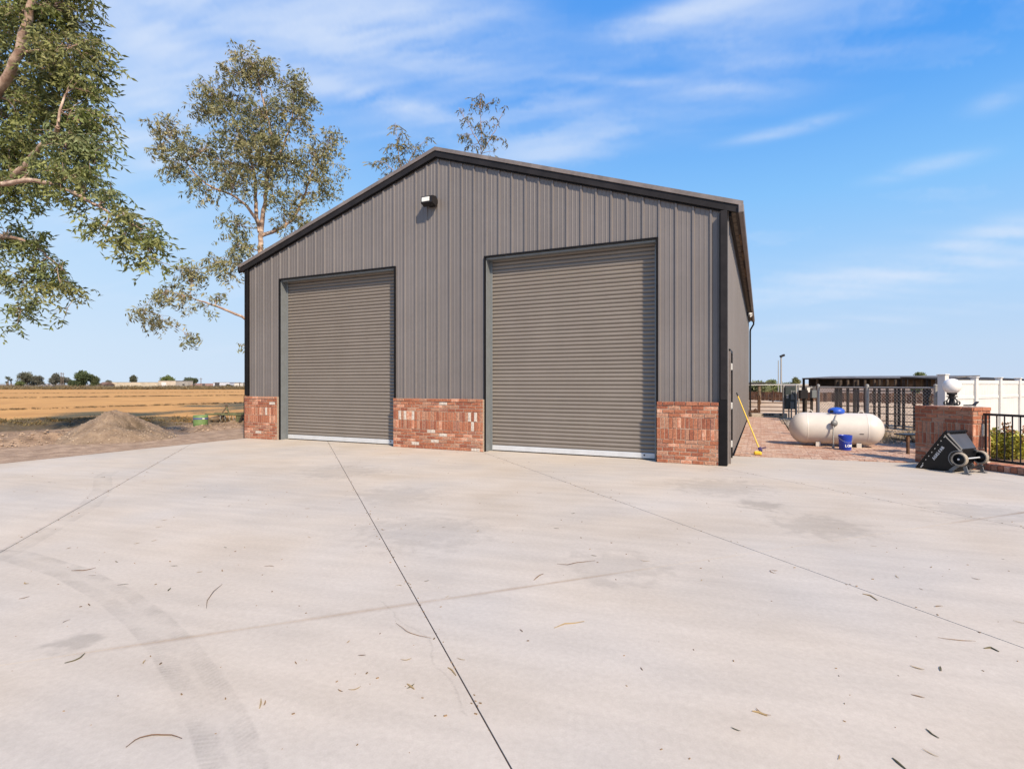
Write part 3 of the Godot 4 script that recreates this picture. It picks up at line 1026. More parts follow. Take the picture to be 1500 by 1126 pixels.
# ---------------------------------------------------------------- foliage helpers
func leaf_tri(g: Geo, root: Vector3, dir: Vector3, l: float, w: float, face: Vector3) -> void:
	var side := dir.cross(face).normalized() * w * 0.5
	var tip := root + dir * l
	var mid := root + dir * l * 0.4
	var nn := side.cross(dir).normalized()
	g.tri(root, mid + side, tip, nn, nn, nn)
	g.tri(root, tip, mid - side, nn, nn, nn)

# a drooping twig end with narrow leaves, hanging from its origin
func sprig_mesh(sd: int, leaves: int, l: float, w: float, twig: float) -> ArrayMesh:
	var r := RandomNumberGenerator.new()
	r.seed = sd
	var g := Geo.new()
	var pts := PackedVector3Array()
	for i in 5:
		var t := i / 4.0
		pts.append(Vector3(twig * t * 0.8, -twig * t * t * 0.7, sin(t * 3.0) * twig * 0.08))
	g.tube(pts, PackedFloat32Array([0.004, 0.0035, 0.003, 0.0025, 0.002]), 3, false)
	for i in leaves:
		var t := (i + 0.7) / leaves
		var p: Vector3 = pts[int(t * 3.99)].lerp(pts[mini(int(t * 3.99) + 1, 4)], fmod(t * 3.99, 1.0))
		var yaw := r.randf() * TAU
		var d := Vector3(cos(yaw) * 0.75, r.randf_range(-1.35, -0.05), sin(yaw) * 0.75).normalized()
		leaf_tri(g, p, d, l * r.randf_range(0.7, 1.25), w * r.randf_range(0.8, 1.2), Vector3(r.randfn(), r.randfn(), r.randfn()).normalized())
	return g.done()

func clump_mesh(sd: int, n: int, rad: float, size: float) -> ArrayMesh:
	var r := RandomNumberGenerator.new()
	r.seed = sd
	var g := Geo.new()
	for i in n:
		var d := Vector3(r.randfn(), r.randfn() * 0.8, r.randfn()).normalized()
		var p := d * rad * pow(r.randf(), 0.5)
		leaf_tri(g, p, (d + Vector3(r.randfn(), r.randfn(), r.randfn()) * 0.6).normalized(), size * r.randf_range(0.6, 1.3), size * 0.55, Vector3(r.randfn(), r.randfn(), r.randfn()).normalized())
	return g.done()

func leaf_mat(called: String) -> StandardMaterial3D:
	var m := mat(called, Color.WHITE, 0.55)
	m.vertex_color_use_as_albedo = true
	m.metallic_specular = 0.3
	m.backlight_enabled = true
	m.backlight = Color(0.55, 0.6, 0.3)
	return m

func many(called: String, mesh: Mesh, m: Material, xfs: Array, cols: Array, parent: Node) -> MultiMeshInstance3D:
	var mm := MultiMesh.new()
	mm.transform_format = MultiMesh.TRANSFORM_3D
	mm.use_colors = true
	mm.mesh = mesh
	mm.instance_count = xfs.size()
	for i in xfs.size():
		mm.set_instance_transform(i, xfs[i])
		mm.set_instance_color(i, cols[i])
	var o := MultiMeshInstance3D.new()
	o.name = numbered(called, parent)
	o.multimesh = mm
	o.material_override = m
	o.set_meta("kind", "stuff")
	parent.add_child(o, true)
	return o

# ---------------------------------------------------------------- eucalyptus trees
# limbs: arrays of [point, radius]; clumps: [centre, radius, weight]
func eucalyptus(called: String, label: String, base: Vector3, limbs: Array, clumps: Array, sd: int, sprig: Array, tones: Array, per: float, bark: Material) -> void:
	var r := RandomNumberGenerator.new()
	r.seed = sd
	var root := thing(called, label, "tree", base, 0.0, "")
	var wood := Geo.new()
	var nodes := []           # [position, radius]
	for limb in limbs:
		var cv := Curve3D.new()
		for i in limb.size():
			var p: Vector3 = limb[i][0]
			var p0: Vector3 = limb[maxi(i - 1, 0)][0]
			var p1: Vector3 = limb[mini(i + 1, limb.size() - 1)][0]
			var tg := (p1 - p0) * 0.18
			cv.add_point(p - base, -tg, tg)
		var total := cv.get_baked_length()
		var pts := PackedVector3Array()
		var rad := PackedFloat32Array()
		var n := maxi(4, int(total / 0.22))
		for i in n + 1:
			var t := float(i) / n
			var q := cv.sample_baked(t * total)
			q += Vector3(r.randfn(), r.randfn() * 0.5, r.randfn()) * 0.02 * (1.0 if i > 0 else 0.0)
			var f: float = t * (limb.size() - 1)
			var k := mini(int(f), limb.size() - 2)
			var w: float = lerpf(limb[k][1], limb[k + 1][1], f - k)
			pts.append(q)
			rad.append(w)
			nodes.append([q, w])
		wood.tube(pts, rad, 10)
	var xfs := []
	var cols := []
	for c in clumps:
		var ctr: Vector3 = c[0] - base
		var cr: float = c[1]
		# branch from the nearest wood that lies lower or nearer the trunk
		var best := 0
		var bd := 1e9
		for i in nodes.size():
			var p: Vector3 = nodes[i][0]
			var d := p.distance_to(ctr) + maxf(0.0, p.y - ctr.y) * 0.7
			if nodes[i][1] < 0.012: d += 0.6
			if d < bd:
				bd = d
				best = i
		var s: Vector3 = nodes[best][0]
		var w0: float = minf(nodes[best][1] * 0.7, 0.012 + 0.010 * s.distance_to(ctr) + cr * 0.012)
		var steps := maxi(3, int(s.distance_to(ctr) / 0.25))
		var bp := PackedVector3Array()
		var br := PackedFloat32Array()
		var bend := Vector3(r.randfn(), r.randfn() + 0.5, r.randfn()) * 0.10 * s.distance_to(ctr)
		var mine := []
		for i in steps + 1:
			var t := float(i) / steps
			var q := s.lerp(ctr, t) + bend * sin(PI * t) + Vector3(r.randfn(), r.randfn(), r.randfn()) * 0.025 * sin(PI * t)
			bp.append(q)
			br.append(lerpf(w0, 0.008, t))
			if i > 0: mine.append([q, br[i]])
		wood.tube(bp, br, 6, false)
		nodes.append_array(mine)
		# twigs through the clump
		var twigs := int(per * cr * cr * c[2])
		var tone: Color = tones[r.randi() % tones.size()]
		for k in twigs:
			var dir := Vector3(r.randfn(), r.randfn() * 0.9, r.randfn()).normalized()
			var e := ctr + dir * cr * pow(r.randf(), 0.42)
			var from: Vector3 = mine[r.randi_range(maxi(0, mine.size() - 5), mine.size() - 1)][0]
			if from.distance_to(e) > cr * 1.3: from = mine[mine.size() - 1][0]
			var mid := from.lerp(e, 0.5) + Vector3(0, cr * 0.12, 0)
			wood.tube(PackedVector3Array([from, mid, e]), PackedFloat32Array([0.009, 0.006, 0.003]), 3, false)
			var count := r.randi_range(2, 4)
			for j in count:
				var t := 1.0 - 0.55 * j / count
				var pos := mid.lerp(e, clampf(t * 2.0 - 1.0, 0.0, 1.0)) if t > 0.5 else from.lerp(mid, t * 2.0)
				pos += Vector3(r.randfn(), r.randfn(), r.randfn()) * 0.05
				var sc := r.randf_range(0.75, 1.25)
				xfs.append(Transform3D(Basis.from_euler(Vector3(r.randfn(0, 0.3), r.randf() * TAU, r.randfn(0, 0.35))).scaled(Vector3.ONE * sc), pos))
				var v := r.randf_range(0.75, 1.3)
				var cc := tone.lerp(tones[r.randi() % tones.size()], 0.5)
				cols.append(Color(cc.r * v, cc.g * v, cc.b * v))
	part("trunk", wood, bark, root)
	many("crown", sprig_mesh(sd, sprig[0], sprig[1], sprig[2], sprig[3]), M.leaf, xfs, cols, root)

func build_trees() -> void:
	leaf_mat("leaf")
	var bark := mat("pale_bark", lin(0.66, 0.545, 0.45), 0.85, 0.0, mottle(512, [[0.008, 3, 1.0], [0.04, 3, 0.5]], Color(0.55, 0.46, 0.42), Color(1, 0.97, 0.94), 71, 1.8), 0.7, T.fine, 0.8)
	# --- the large tree at the left edge, its trunk outside the frame
	var d := 13.5
	var base := at(-150, 15.66, -0.1)
	var limbs := [
		[[base, 0.42], [at(-145, 15.55, 3.0), 0.36], [at(-120, 15.12, 6.0), 0.29], [at(-60, 14.69, 8.2), 0.22], [high(-2, 130, 14.25), 0.16], [high(32, 60, 13.93), 0.12], [high(46, -10, 13.71), 0.09], [high(60, -120, 13.61), 0.05]],
		[[at(-140, 15.45, 3.6), 0.24], [high(-60, 330, 14.47), 0.17], [high(15, 265, 13.83), 0.12], [high(60, 215, 13.39), 0.09], [high(88, 188, 13.17), 0.05]],
		[[at(-140, 15.33, 2.9), 0.22], [high(-60, 300, 13.50), 0.15], [high(20, 268, 12.96), 0.09], [high(80, 270, 12.75), 0.06], [high(140, 300, 12.53), 0.045], [high(195, 330, 12.42), 0.02]],
		[[at(-142, 15.55, 2.4), 0.20], [high(-70, 400, 14.69), 0.14], [high(-10, 352, 14.47), 0.08], [high(40, 355, 14.25), 0.05], [high(80, 385, 14.15), 0.02]],
		[[high(-2, 130, 14.25), 0.10], [high(-30, 60, 15.12), 0.08], [high(-10, -20, 15.77), 0.06]],
	]
	var cl := []
	var spots := [
		[8, 55, 60, 14.2, 0.8], [30, 20, 45, 13.0, 0.9], [75, 20, 45, 13.3, 1.0], [115, 30, 40, 13.6, 0.9], [100, 70, 48, 12.6, 1.1], [60, 75, 42, 13.6, 1.0],
		[138, 75, 32, 13.2, 0.8], [150, 105, 26, 13.4, 0.55], [90, 120, 48, 13.2, 1.2], [45, 125, 40, 13.9, 0.9], [125, 135, 38, 12.8, 0.9], [75, 165, 45, 13.5, 1.2],
		[25, 175, 42, 14.0, 1.1], [120, 180, 40, 12.6, 1.1], [150, 170, 22, 12.9, 0.45], [95, 215, 45, 12.2, 1.3], [45, 215, 42, 13.6, 1.0], [140, 220, 32, 12.4, 0.8], [10, 225, 42, 13.2, 1.1],
		[100, 255, 38, 11.8, 1.0], [60, 262, 36, 12.4, 0.9], [20, 278, 38, 13.0, 1.2], [132, 262, 30, 11.7, 0.8], [160, 290, 30, 11.6, 0.8], [110, 300, 26, 11.9, 0.55], [182, 315, 28, 11.5, 0.85],
		[150, 340, 26, 11.6, 0.7], [205, 335, 26, 11.4, 0.8], [178, 360, 25, 11.5, 0.8], [218, 368, 26, 11.4, 0.9], [228, 328, 15, 11.6, 0.4], [205, 392, 17, 11.5, 0.5], [238, 385, 15, 11.4, 0.6],
		[10, 345, 34, 13.4, 0.9], [55, 365, 32, 13.2, 0.9], [90, 395, 28, 13.1, 0.85], [35, 405, 32, 13.3, 0.7], [102, 430, 24, 13.0, 0.65], [70, 425, 24, 13.2, 0.5], [30, 455, 26, 13.2, 0.75], [95, 462, 16, 13.0, 0.5], [8, 410, 24, 13.6, 0.5], [22, 480, 12, 13.2, 0.4],
		[-40, 120, 70, 14.6, 0.8], [-60, 240, 80, 14.6, 0.8], [-50, 20, 70, 14.6, 0.8], [-70, 360, 70, 14.4, 0.7], [30, -50, 70, 13.4, 0.9], [110, -40, 60, 13.4, 0.8]]
	for s in spots: cl.append([high(s[0], s[1], s[3] * 1.08), s[2] * s[3] * 1.08 / 797.0, s[4]])
	var greens := [Color(0.21, 0.225, 0.075), Color(0.155, 0.18, 0.06), Color(0.26, 0.25, 0.10), Color(0.18, 0.21, 0.10), Color(0.11, 0.12, 0.045)]
	eucalyptus("eucalyptus_tree", "large leafy eucalyptus at the left edge with long drooping branches", base, limbs, cl, 5, [10, 0.14, 0.046, 0.36], greens, 70.0, bark)
	# --- the tree that rises behind the left half of the workshop
	var b2 := at(378, 26.0, -0.1)
	var l2 := [
		[[b2, 0.224], [at(380, 26.0, 5.0), 0.185], [high(381, 355, 26.0), 0.145], [high(387, 300, 26.0), 0.125], [high(392, 255, 26.0), 0.099], [high(398, 205, 25.8), 0.073], [high(386, 150, 25.8), 0.046], [high(372, 95, 25.9), 0.020]],
		[[high(380, 340, 26.0), 0.099], [high(374, 300, 26.2), 0.079], [high(372, 250, 26.3), 0.059], [high(350, 190, 26.3), 0.040], [high(322, 140, 26.2), 0.020]],
		[[high(382, 330, 26.0), 0.086], [high(350, 292, 25.4), 0.053], [high(300, 268, 25.0), 0.040], [high(262, 225, 24.8), 0.023], [high(236, 195, 24.7), 0.010]],
		[[high(383, 345, 26.0), 0.092], [high(418, 330, 26.5), 0.066], [high(440, 300, 26.8), 0.053], [high(458, 250, 26.9), 0.033], [high(480, 210, 26.9), 0.013]],
		[[high(393, 260, 26.0), 0.059], [high(420, 200, 26.5), 0.046], [high(432, 140, 26.5), 0.020]],
		[[at(380, 26.0, 3.2), 0.106], [high(362, 470, 25.2), 0.066], [high(325, 452, 24.6), 0.050], [high(292, 440, 24.4), 0.026], [high(240, 425, 24.2), 0.010]],
	]
	var c2 := []
	var s2 := [
		[365, 95, 30, 25.9, 0.7], [345, 110, 22, 25.8, 0.6], [390, 110, 26, 25.9, 0.6], [312, 140, 28, 26.2, 0.7], [298, 165, 20, 26.2, 0.6], [340, 150, 30, 26.0, 0.6], [430, 130, 28, 26.5, 0.8], [452, 140, 18, 26.5, 0.5], [410, 160, 26, 26.3, 0.5],
		[375, 170, 30, 25.7, 0.8], [440, 175, 24, 26.4, 0.6], [350, 200, 34, 25.8, 0.7], [400, 210, 32, 25.5, 0.8], [245, 190, 24, 24.7, 0.7], [236, 215, 18, 24.7, 0.5], [270, 215, 24, 24.9, 0.6], [300, 220, 26, 25.2, 0.5],
		[330, 240, 32, 25.5, 0.65], [375, 235, 30, 25.4, 0.7], [255, 245, 22, 24.8, 0.5], [290, 260, 24, 25.0, 0.5], [420, 245, 28, 26.4, 0.7], [345, 270, 28, 25.3, 0.5], [395, 275, 26, 25.3, 0.5],
		[455, 225, 24, 26.9, 0.6], [482, 205, 22, 26.9, 0.6], [488, 240, 18, 26.9, 0.4], [465, 265, 24, 26.8, 0.6], [440, 285, 24, 26.7, 0.6], [478, 285, 16, 26.9, 0.35], [445, 320, 22, 26.6, 0.5], [415, 320, 20, 26.4, 0.45],
		[350, 330, 22, 25.6, 0.6], [345, 360, 22, 25.5, 0.7], [300, 290, 14, 25.2, 0.3], [318, 385, 18, 25.0, 0.7], [338, 395, 16, 25.2, 0.6],
		[285, 400, 22, 24.4, 0.5], [260, 390, 16, 24.2, 0.4], [240, 430, 20, 24.2, 0.55], [270, 440, 20, 24.3, 0.5], [212, 455, 18, 24.1, 0.6], [240, 470, 18, 24.1, 0.5], [300, 450, 14, 24.4, 0.35], [270, 490, 15, 24.2, 0.45], [322, 435, 13, 24.6, 0.4], [225, 475, 12, 24.1, 0.4], [350, 505, 9, 25.2, 0.3]]
	for s in s2: c2.append([high(s[0], s[1], s[3]), s[2] * 1.28 * s[3] / 797.0, s[4]])
	var olive := [Color(0.23, 0.225, 0.105), Color(0.29, 0.265, 0.14), Color(0.20, 0.205, 0.11), Color(0.31, 0.27, 0.155), Color(0.16, 0.165, 0.075)]
	eucalyptus("eucalyptus_tree", "tall sparse eucalyptus with a pale forked trunk rising behind the left eave", b2, l2, c2, 8, [8, 0.20, 0.060, 0.44], olive, 42.0, bark)
	# --- two thin tops over the roof
	var b3 := at(706, 33.0, -0.1)
	var l3 := [[[b3, 0.120], [high(706, 300, 33.0), 0.072], [high(705, 220, 33.0), 0.048], [high(704, 170, 33.0), 0.027], [high(705, 138, 33.0), 0.009]], [[high(705, 225, 33.0), 0.030], [high(725, 190, 33.2), 0.021], [high(738, 160, 33.2), 0.007]], [[high(705, 215, 33.0), 0.030], [high(685, 180, 32.8), 0.018], [high(672, 158, 32.8), 0.007]]]
	var c3 := []
	for s in [[704, 145, 13, 0.45], [690, 152, 11, 0.4], [718, 150, 12, 0.35], [740, 158, 8, 0.35], [672, 158, 8, 0.3], [688, 178, 14, 0.3], [722, 180, 12, 0.3], [706, 180, 14, 0.3], [682, 200, 14, 0.5], [730, 205, 13, 0.35], [708, 205, 15, 0.4], [693, 215, 12, 0.4], [722, 222, 12, 0.3]]:
		c3.append([high(s[0], s[1], 33.0 + 0.3 * sin(s[0])), s[2] * 33.0 / 797.0, s[3]])
	eucalyptus("eucalyptus_tree", "thin treetop standing over the roof just right of the gable peak", b3, l3, c3, 12, [8, 0.19, 0.055, 0.38], [Color(0.17, 0.15, 0.07), Color(0.20, 0.165, 0.085), Color(0.15, 0.135, 0.07)], 50.0, bark)
	var b4 := at(590, 31.0, -0.1)
	var l4 := [[[b4, 0.120], [high(590, 300, 31.0), 0.060], [high(586, 240, 31.0), 0.042], [high(582, 205, 31.0), 0.024], [high(579, 180, 31.0), 0.007]], [[high(589, 260, 31.0), 0.030], [high(605, 225, 31.2), 0.018], [high(622, 206, 31.2), 0.007]], [[high(588, 262, 31.0), 0.030], [high(566, 240, 30.8), 0.018], [high(550, 236, 30.8), 0.007]]]
	var c4 := []
	for s in [[579, 184, 9, 0.5], [584, 200, 12, 0.5], [572, 215, 13, 0.45], [592, 218, 13, 0.5], [606, 216, 11, 0.4], [622, 208, 10, 0.45], [612, 222, 10, 0.4], [552, 238, 9, 0.5], [566, 238, 13, 0.5], [584, 236, 14, 0.5], [600, 236, 12, 0.4], [560, 255, 12, 0.5], [578, 258, 12, 0.5]]:
		c4.append([high(s[0], s[1], 31.0 + 0.3 * sin(s[0])), s[2] * 31.0 / 797.0, s[3]])
	eucalyptus("eucalyptus_tree", "small thin treetop showing above the roof left of the gable peak", b4, l4, c4, 15, [8, 0.19, 0.055, 0.38], [Color(0.19, 0.17, 0.075), Color(0.22, 0.185, 0.09), Color(0.16, 0.145, 0.07)], 50.0, bark)

func far_tree(called: String, label: String, px: float, d: float, wpx: float, top: float, tone: Color, sd: int, bare := 0.25) -> void:
	var r := RandomNumberGenerator.new()
	r.seed = sd
	var base := at(px, d, -0.15)
	var h := 1.45 + (563.0 - top) * d / 797.0 + 0.15
	var wd := wpx * d / 797.0
	var t := thing(called, label, "tree", base)
	var g := Geo.new()
	g.tube(PackedVector3Array([Vector3.ZERO, Vector3(0.1, h * 0.3, 0), Vector3(0, h * 0.6, 0.1), Vector3(0.1, h * 0.85, 0)]), PackedFloat32Array([h * 0.03, h * 0.024, h * 0.016, h * 0.005]), 7)
	for i in 6:
		var a := r.randf() * TAU
		g.tube(PackedVector3Array([Vector3(0, h * 0.35, 0), Vector3(cos(a) * wd * 0.18, h * 0.55, sin(a) * wd * 0.18), Vector3(cos(a) * wd * 0.35, h * r.randf_range(0.55, 0.8), sin(a) * wd * 0.35)]), PackedFloat32Array([h * 0.014, h * 0.009, h * 0.003]), 5, false)
	part("trunk", g, M.far_bark, t)
	var lobes := []
	for i in 9:
		var a := r.randf() * TAU
		var q := sqrt(r.randf()) * 0.33
		lobes.append([Vector3(cos(a) * wd * q, h * r.randf_range(bare + 0.18, 0.84), sin(a) * wd * q), r.randf_range(0.17, 0.27)])
	lobes.append([Vector3(0, h * 0.82, 0), 0.2])
	var xfs := []
	var cols := []
	var cs := maxf(wd, h) * 0.085
	for lb in lobes:
		var v := r.randf_range(0.85, 1.15)
		for k in 26:
			var dd := Vector3(r.randfn(), r.randfn(), r.randfn()).normalized() * pow(r.randf(), 0.4)
			var p: Vector3 = lb[0] + Vector3(dd.x * wd * lb[1], dd.y * h * lb[1] * 0.85, dd.z * wd * lb[1])
			if p.y > h * 0.98: p.y = h * 0.98
			xfs.append(Transform3D(Basis.from_euler(Vector3(r.randf() * TAU, r.randf() * TAU, 0)).scaled(Vector3.ONE * cs * r.randf_range(0.7, 1.3)), p))
			var u := v * r.randf_range(0.8, 1.2)
			cols.append(Color(tone.r * u, tone.g * u, tone.b * u))
	many("crown", M_clump(), M.far_leaf, xfs, cols, t)

var clump_cache: ArrayMesh
func M_clump() -> ArrayMesh:
	if clump_cache == null:
		clump_cache = clump_mesh(7, 34, 1.0, 0.75)
		leaf_mat("far_leaf")
		mat("far_bark", lin(0.16, 0.11, 0.08), 0.95)
	return clump_cache

func far_palm(px: float, d: float, top: float, label: String, sd: int) -> void:
	var r := RandomNumberGenerator.new()
	r.seed = sd
	var h := 1.45 + (563.0 - top) * d / 797.0
	var t := thing("palm_tree", label, "palm tree", at(px, d, -0.1))
	var g := Geo.new()
	g.tube(PackedVector3Array([Vector3.ZERO, Vector3(0.1, h * 0.5, 0), Vector3(0, h * 0.86, 0)]), PackedFloat32Array([0.3, 0.24, 0.2]), 7)
	part("trunk", g, M.far_bark, t)
	g = Geo.new()
	for i in 60:
		var d3 := Vector3(r.randfn(), r.randfn() * 0.8 + 0.1, r.randfn()).normalized()
		leaf_tri(g, Vector3(0, h * 0.88, 0), d3, h * 0.26 * r.randf_range(0.7, 1.2), h * 0.07, Vector3(r.randfn(), r.randfn(), r.randfn()).normalized())
	part("crown", g, mat("palm_leaf_%d" % sd, lin(0.10, 0.11, 0.07), 0.8), t)

# a far low building: a box with a gable or flat roof and windows
func far_house(called: String, label: String, category: String, px0: float, px1: float, d: float, wall_top: float, roof_top: float, wall: Color, roof: Color, deep: float, windows: Array) -> void:
	var a := at(px0, d)
	var b := at(px1, d)
	var w := a.distance_to(b)
	var h := 1.45 + (563.0 - wall_top) * d / 797.0
	var rh := 1.45 + (563.0 - roof_top) * d / 797.0
	var o := thing(called, label, category, a.lerp(b, 0.5), deg_to_rad(CAM_YAW))
	var g := Geo.new()
	g.box(Vector3(0, h / 2.0, -deep / 2.0), Vector3(w, h, deep))
	part("wall", g, mat("far_wall_%d" % int(px0), wall, 0.85, 0.0, T.soft, 0.08), o)
	g = Geo.new()
	if rh > h + 0.3:
		g.prism(PackedVector2Array([Vector2(-deep - 0.4, h - 0.05), Vector2(0.4, h - 0.05), Vector2(0.4, h + 0.1), Vector2(-deep / 2.0, rh), Vector2(-deep - 0.4, h + 0.1)]), -w / 2.0 - 0.4, w / 2.0 + 0.4, Transform3D(Basis(Vector3(0, 0, 1), Vector3.UP, Vector3(-1, 0, 0)), Vector3.ZERO))
	else:
		g.box(Vector3(0, h + 0.08, -deep / 2.0), Vector3(w + 0.3, 0.16, deep + 0.3))
	part("roof", g, mat("far_roof_%d" % int(px0), roof, 0.85, 0.0, T.soft, 0.1), o)
	for k in windows:
		# [fraction along, width, bottom, height, dark?]
		g = Geo.new()
		g.box(Vector3((k[0] - 0.5) * w, k[2] + k[3] / 2.0, 0.03), Vector3(k[1], k[3], 0.1))
		part("door" if k[2] < 0.1 else "window", g, M.far_dark if k[4] else M.far_pale, o)

func build_far_left() -> void:
	M_clump()
	mat("far_dark", lin(0.06, 0.055, 0.055), 0.5)
	mat("far_pale", lin(0.62, 0.60, 0.58), 0.6)
	# --- golden stubble field
	var p0 := at(-500, 15.6)
	var p1 := at(372, 21.5)
	var p2 := at(520, 330.0)
	var p3 := at(-700, 175.0)
	var p4 := at(520, 60.0)
	var g := Geo.new()
	var ft := mottle(1024, [[0.003, 3, 0.8], [0.02, 4, 0.5], [0.12, 3, 0.7]], Color(0.80, 0.76, 0.70), Color(1, 1, 1), 81, 1.6)
	for i in 4:
		pass
	p0.y = -0.02; p1.y = -0.02; p2.y = -0.02; p3.y = -0.02; p4.y = -0.02
	var p5 := at(-700, 60.0, -0.02)
	var q2 := at(520, 172.0, -0.02)
	g.quad(p0, p1, p4, p5)
	g.quad(p5, p4, q2, p3)
	setting("field", "golden stubble field stretching to the far buildings", g, mat("stubble", lin(0.60, 0.315, 0.088), 0.95, 0.0, ft, 0.06, T.fine, 1.5))
	# --- dark weedy check ridges across the field
	var tuft := Geo.new()
	var r := RandomNumberGenerator.new()
	r.seed = 55
	for i in 22:
		var a := r.randf() * TAU
		leaf_tri(tuft, Vector3(r.randfn(0, 0.12), 0, r.randfn(0, 0.12)), Vector3(cos(a) * 0.6, 1.0, sin(a) * 0.6).normalized(), r.randf_range(0.15, 0.42), 0.03, Vector3(r.randfn(), 0, r.randfn()).normalized())
	var tm := tuft.done()
	var wm := mat("weed", Color.WHITE, 0.85)
	wm.vertex_color_use_as_albedo = true
	var lines := [[31.0, 43.0, 0.28, 0.5, "near"], [58.0, 72.0, 0.25, 0.62, "middle"], [88.0, 104.0, 0.2, 0.5, "far"]]
	for ln in lines:
		var a := at(0, ln[0])
		var b := at(355, ln[1])
		var dirv := (b - a)
		var xfs := []
		var cols := []
		var nn := FastNoiseLite.new()
		nn.frequency = 0.12
		nn.seed = int(ln[0])
		var len_m := dirv.length()
		for i in int(len_m * 2.4 * 22):
			var t := r.randf_range(-0.7, 1.7)
			var den := nn.get_noise_1d(t * len_m) * 0.5 + 0.55
			if r.randf() > den: continue
			var p: Vector3 = a + dirv * t + Vector3(r.randfn(), 0, r.randfn()) * ln[2]
			p.y = -0.03
			var s: float = ln[3] * r.randf_range(0.5, 1.2)
			xfs.append(Transform3D(Basis(Vector3.UP, r.randf() * TAU).scaled(Vector3(s, s * 0.8, s)), p))
			var v := r.randf_range(0.6, 1.2)
			cols.append(Color(0.14 * v, 0.095 * v, 0.045 * v))
		var o := many("weed_row", tm, wm, xfs, cols, self)
		tag(o, "%s dark line of dry weeds crossing the golden field" % ln[4], "weeds", "weed rows across the field", "stuff")
	# weeds along the far edge of the field
	var xfs := []
	var cols := []
	for i in 5200:
		var px := r.randf_range(-250, 400)
		var dd := r.randf_range(158, 182)
		var s := r.randf_range(1.2, 3.0) * (1.6 if r.randf() < 0.12 else 1.0)
		xfs.append(Transform3D(Basis(Vector3.UP, r.randf() * TAU).scaled(Vector3(s * 1.5, s, s * 1.5)), at(px, dd, -0.1)))
		var v := r.randf_range(0.7, 1.2)
		cols.append(Color(0.16 * v, 0.12 * v, 0.06 * v))
	tag(many("field_edge_weeds", tm, wm, xfs, cols, self), "low brown weeds along the far edge of the golden field", "weeds", "", "stuff")
	# --- buildings
	var cream := lin(0.62, 0.53, 0.40)
	far_house("warehouse", "long low cream warehouse beyond the field", "warehouse", 151, 231, 300, 560, 559.5, cream, lin(0.5, 0.45, 0.38), 18, [])
	far_house("warehouse", "square cream shed joined to the right end of the long warehouse", "shed", 231.5, 257, 296, 557.8, 557.3, lin(0.60, 0.51, 0.40), lin(0.45, 0.4, 0.34), 16, [[0.32, 2.6, 0.0, 2.6, false]])
	far_house("house", "small brown roofed house left of the long warehouse", "house", 143, 151, 285, 563.5, 559.5, lin(0.45, 0.38, 0.30), lin(0.22, 0.13, 0.09), 8, [[0.5, 1.2, 0.8, 1.1, true]])
	far_house("white_shed", "low white shed right of the square cream shed", "shed", 257.5, 273, 300, 565, 564.6, lin(0.75, 0.73, 0.70), lin(0.6, 0.58, 0.55), 7, [[0.7, 1.2, 0.0, 1.8, true]])
	far_house("house", "house with a low red brown roof behind the weeds", "house", 277, 312, 290, 565.5, 561.5, lin(0.42, 0.30, 0.22), lin(0.36, 0.20, 0.14), 11, [[0.2, 1.5, 0.8, 1.0, true], [0.6, 1.5, 0.8, 1.0, true]])
	far_house("white_building", "white building with a dark end near the workshop corner", "building", 312, 336, 280, 560.3, 559.6, lin(0.66, 0.68, 0.74), lin(0.35, 0.3, 0.27), 12, [[0.24, 2.4, 0.3, 2.0, true]])
	far_house("white_building", "pale row of sheds just left of the workshop corner post", "shed", 336.5, 362, 285, 561, 560.4, lin(0.70, 0.66, 0.60), lin(0.38, 0.33, 0.28), 10, [[0.12, 2.6, 0.0, 2.2, true], [0.55, 0.4, 0.0, 2.6, true], [0.8, 0.4, 0.0, 2.6, true]])
	far_house("white_shed", "tiny white shed under the grey trees at far left", "shed", 52, 59, 260, 565, 564.6, lin(0.78, 0.78, 0.78), lin(0.6, 0.6, 0.6), 4, [])
	far_house("house", "low pale houses between the two far tree clumps", "house", 60, 76, 320, 564, 562, lin(0.62, 0.58, 0.52), lin(0.42, 0.36, 0.32), 9, [[0.3, 1.4, 0.8, 1.1, true], [0.7, 1.4, 0.8, 1.1, true]])
	far_house("house", "low tan wall in front of the big dark far tree", "wall", 88, 118, 270, 565.5, 565, lin(0.50, 0.42, 0.34), lin(0.4, 0.34, 0.28), 6, [])
	# --- trees beyond the field
	var grey := Color(0.15, 0.15, 0.11)  # distance haze is put into the paler tone of the grey trees
	var deep := Color(0.10, 0.125, 0.06)
	far_tree("far_tree", "rounded grey green tree, the tallest at far left", 39, 265, 22, 545.5, grey, 31, 0.1)
	far_tree("far_tree", "grey green tree touching the right of the rounded far left tree", 53, 275, 17, 550.5, Color(0.15, 0.145, 0.115), 32, 0.1)
	far_tree("far_tree", "low bright green bush left of the rounded far tree", 28, 255, 12, 558.5, Color(0.17, 0.20, 0.08), 33, 0.0)
	far_tree("far_tree", "faint grey tree beside the utility pole, left side", 81, 300, 17, 547, Color(0.17, 0.17, 0.14), 34, 0.1)
	far_tree("far_tree", "faint grey tree beside the utility pole, right side", 94, 310, 16, 552.5, Color(0.17, 0.17, 0.145), 35, 0.1)
	far_tree("far_tree", "big dark green tree, the fullest beyond the field", 118, 235, 26, 544.5, deep, 36, 0.05)
	far_tree("far_tree", "dark green tree leaning out right of the fullest far tree", 134, 238, 18, 549.5, Color(0.11, 0.125, 0.06), 37, 0.05)
	far_tree("far_tree", "low dark bush left of the fullest far tree", 106, 240, 14, 557, deep, 38, 0.0)
	far_tree("far_tree", "small dark tree peeping over the middle of the warehouse roof", 194, 330, 11, 550.5, Color(0.11, 0.115, 0.075), 39, 0.3)
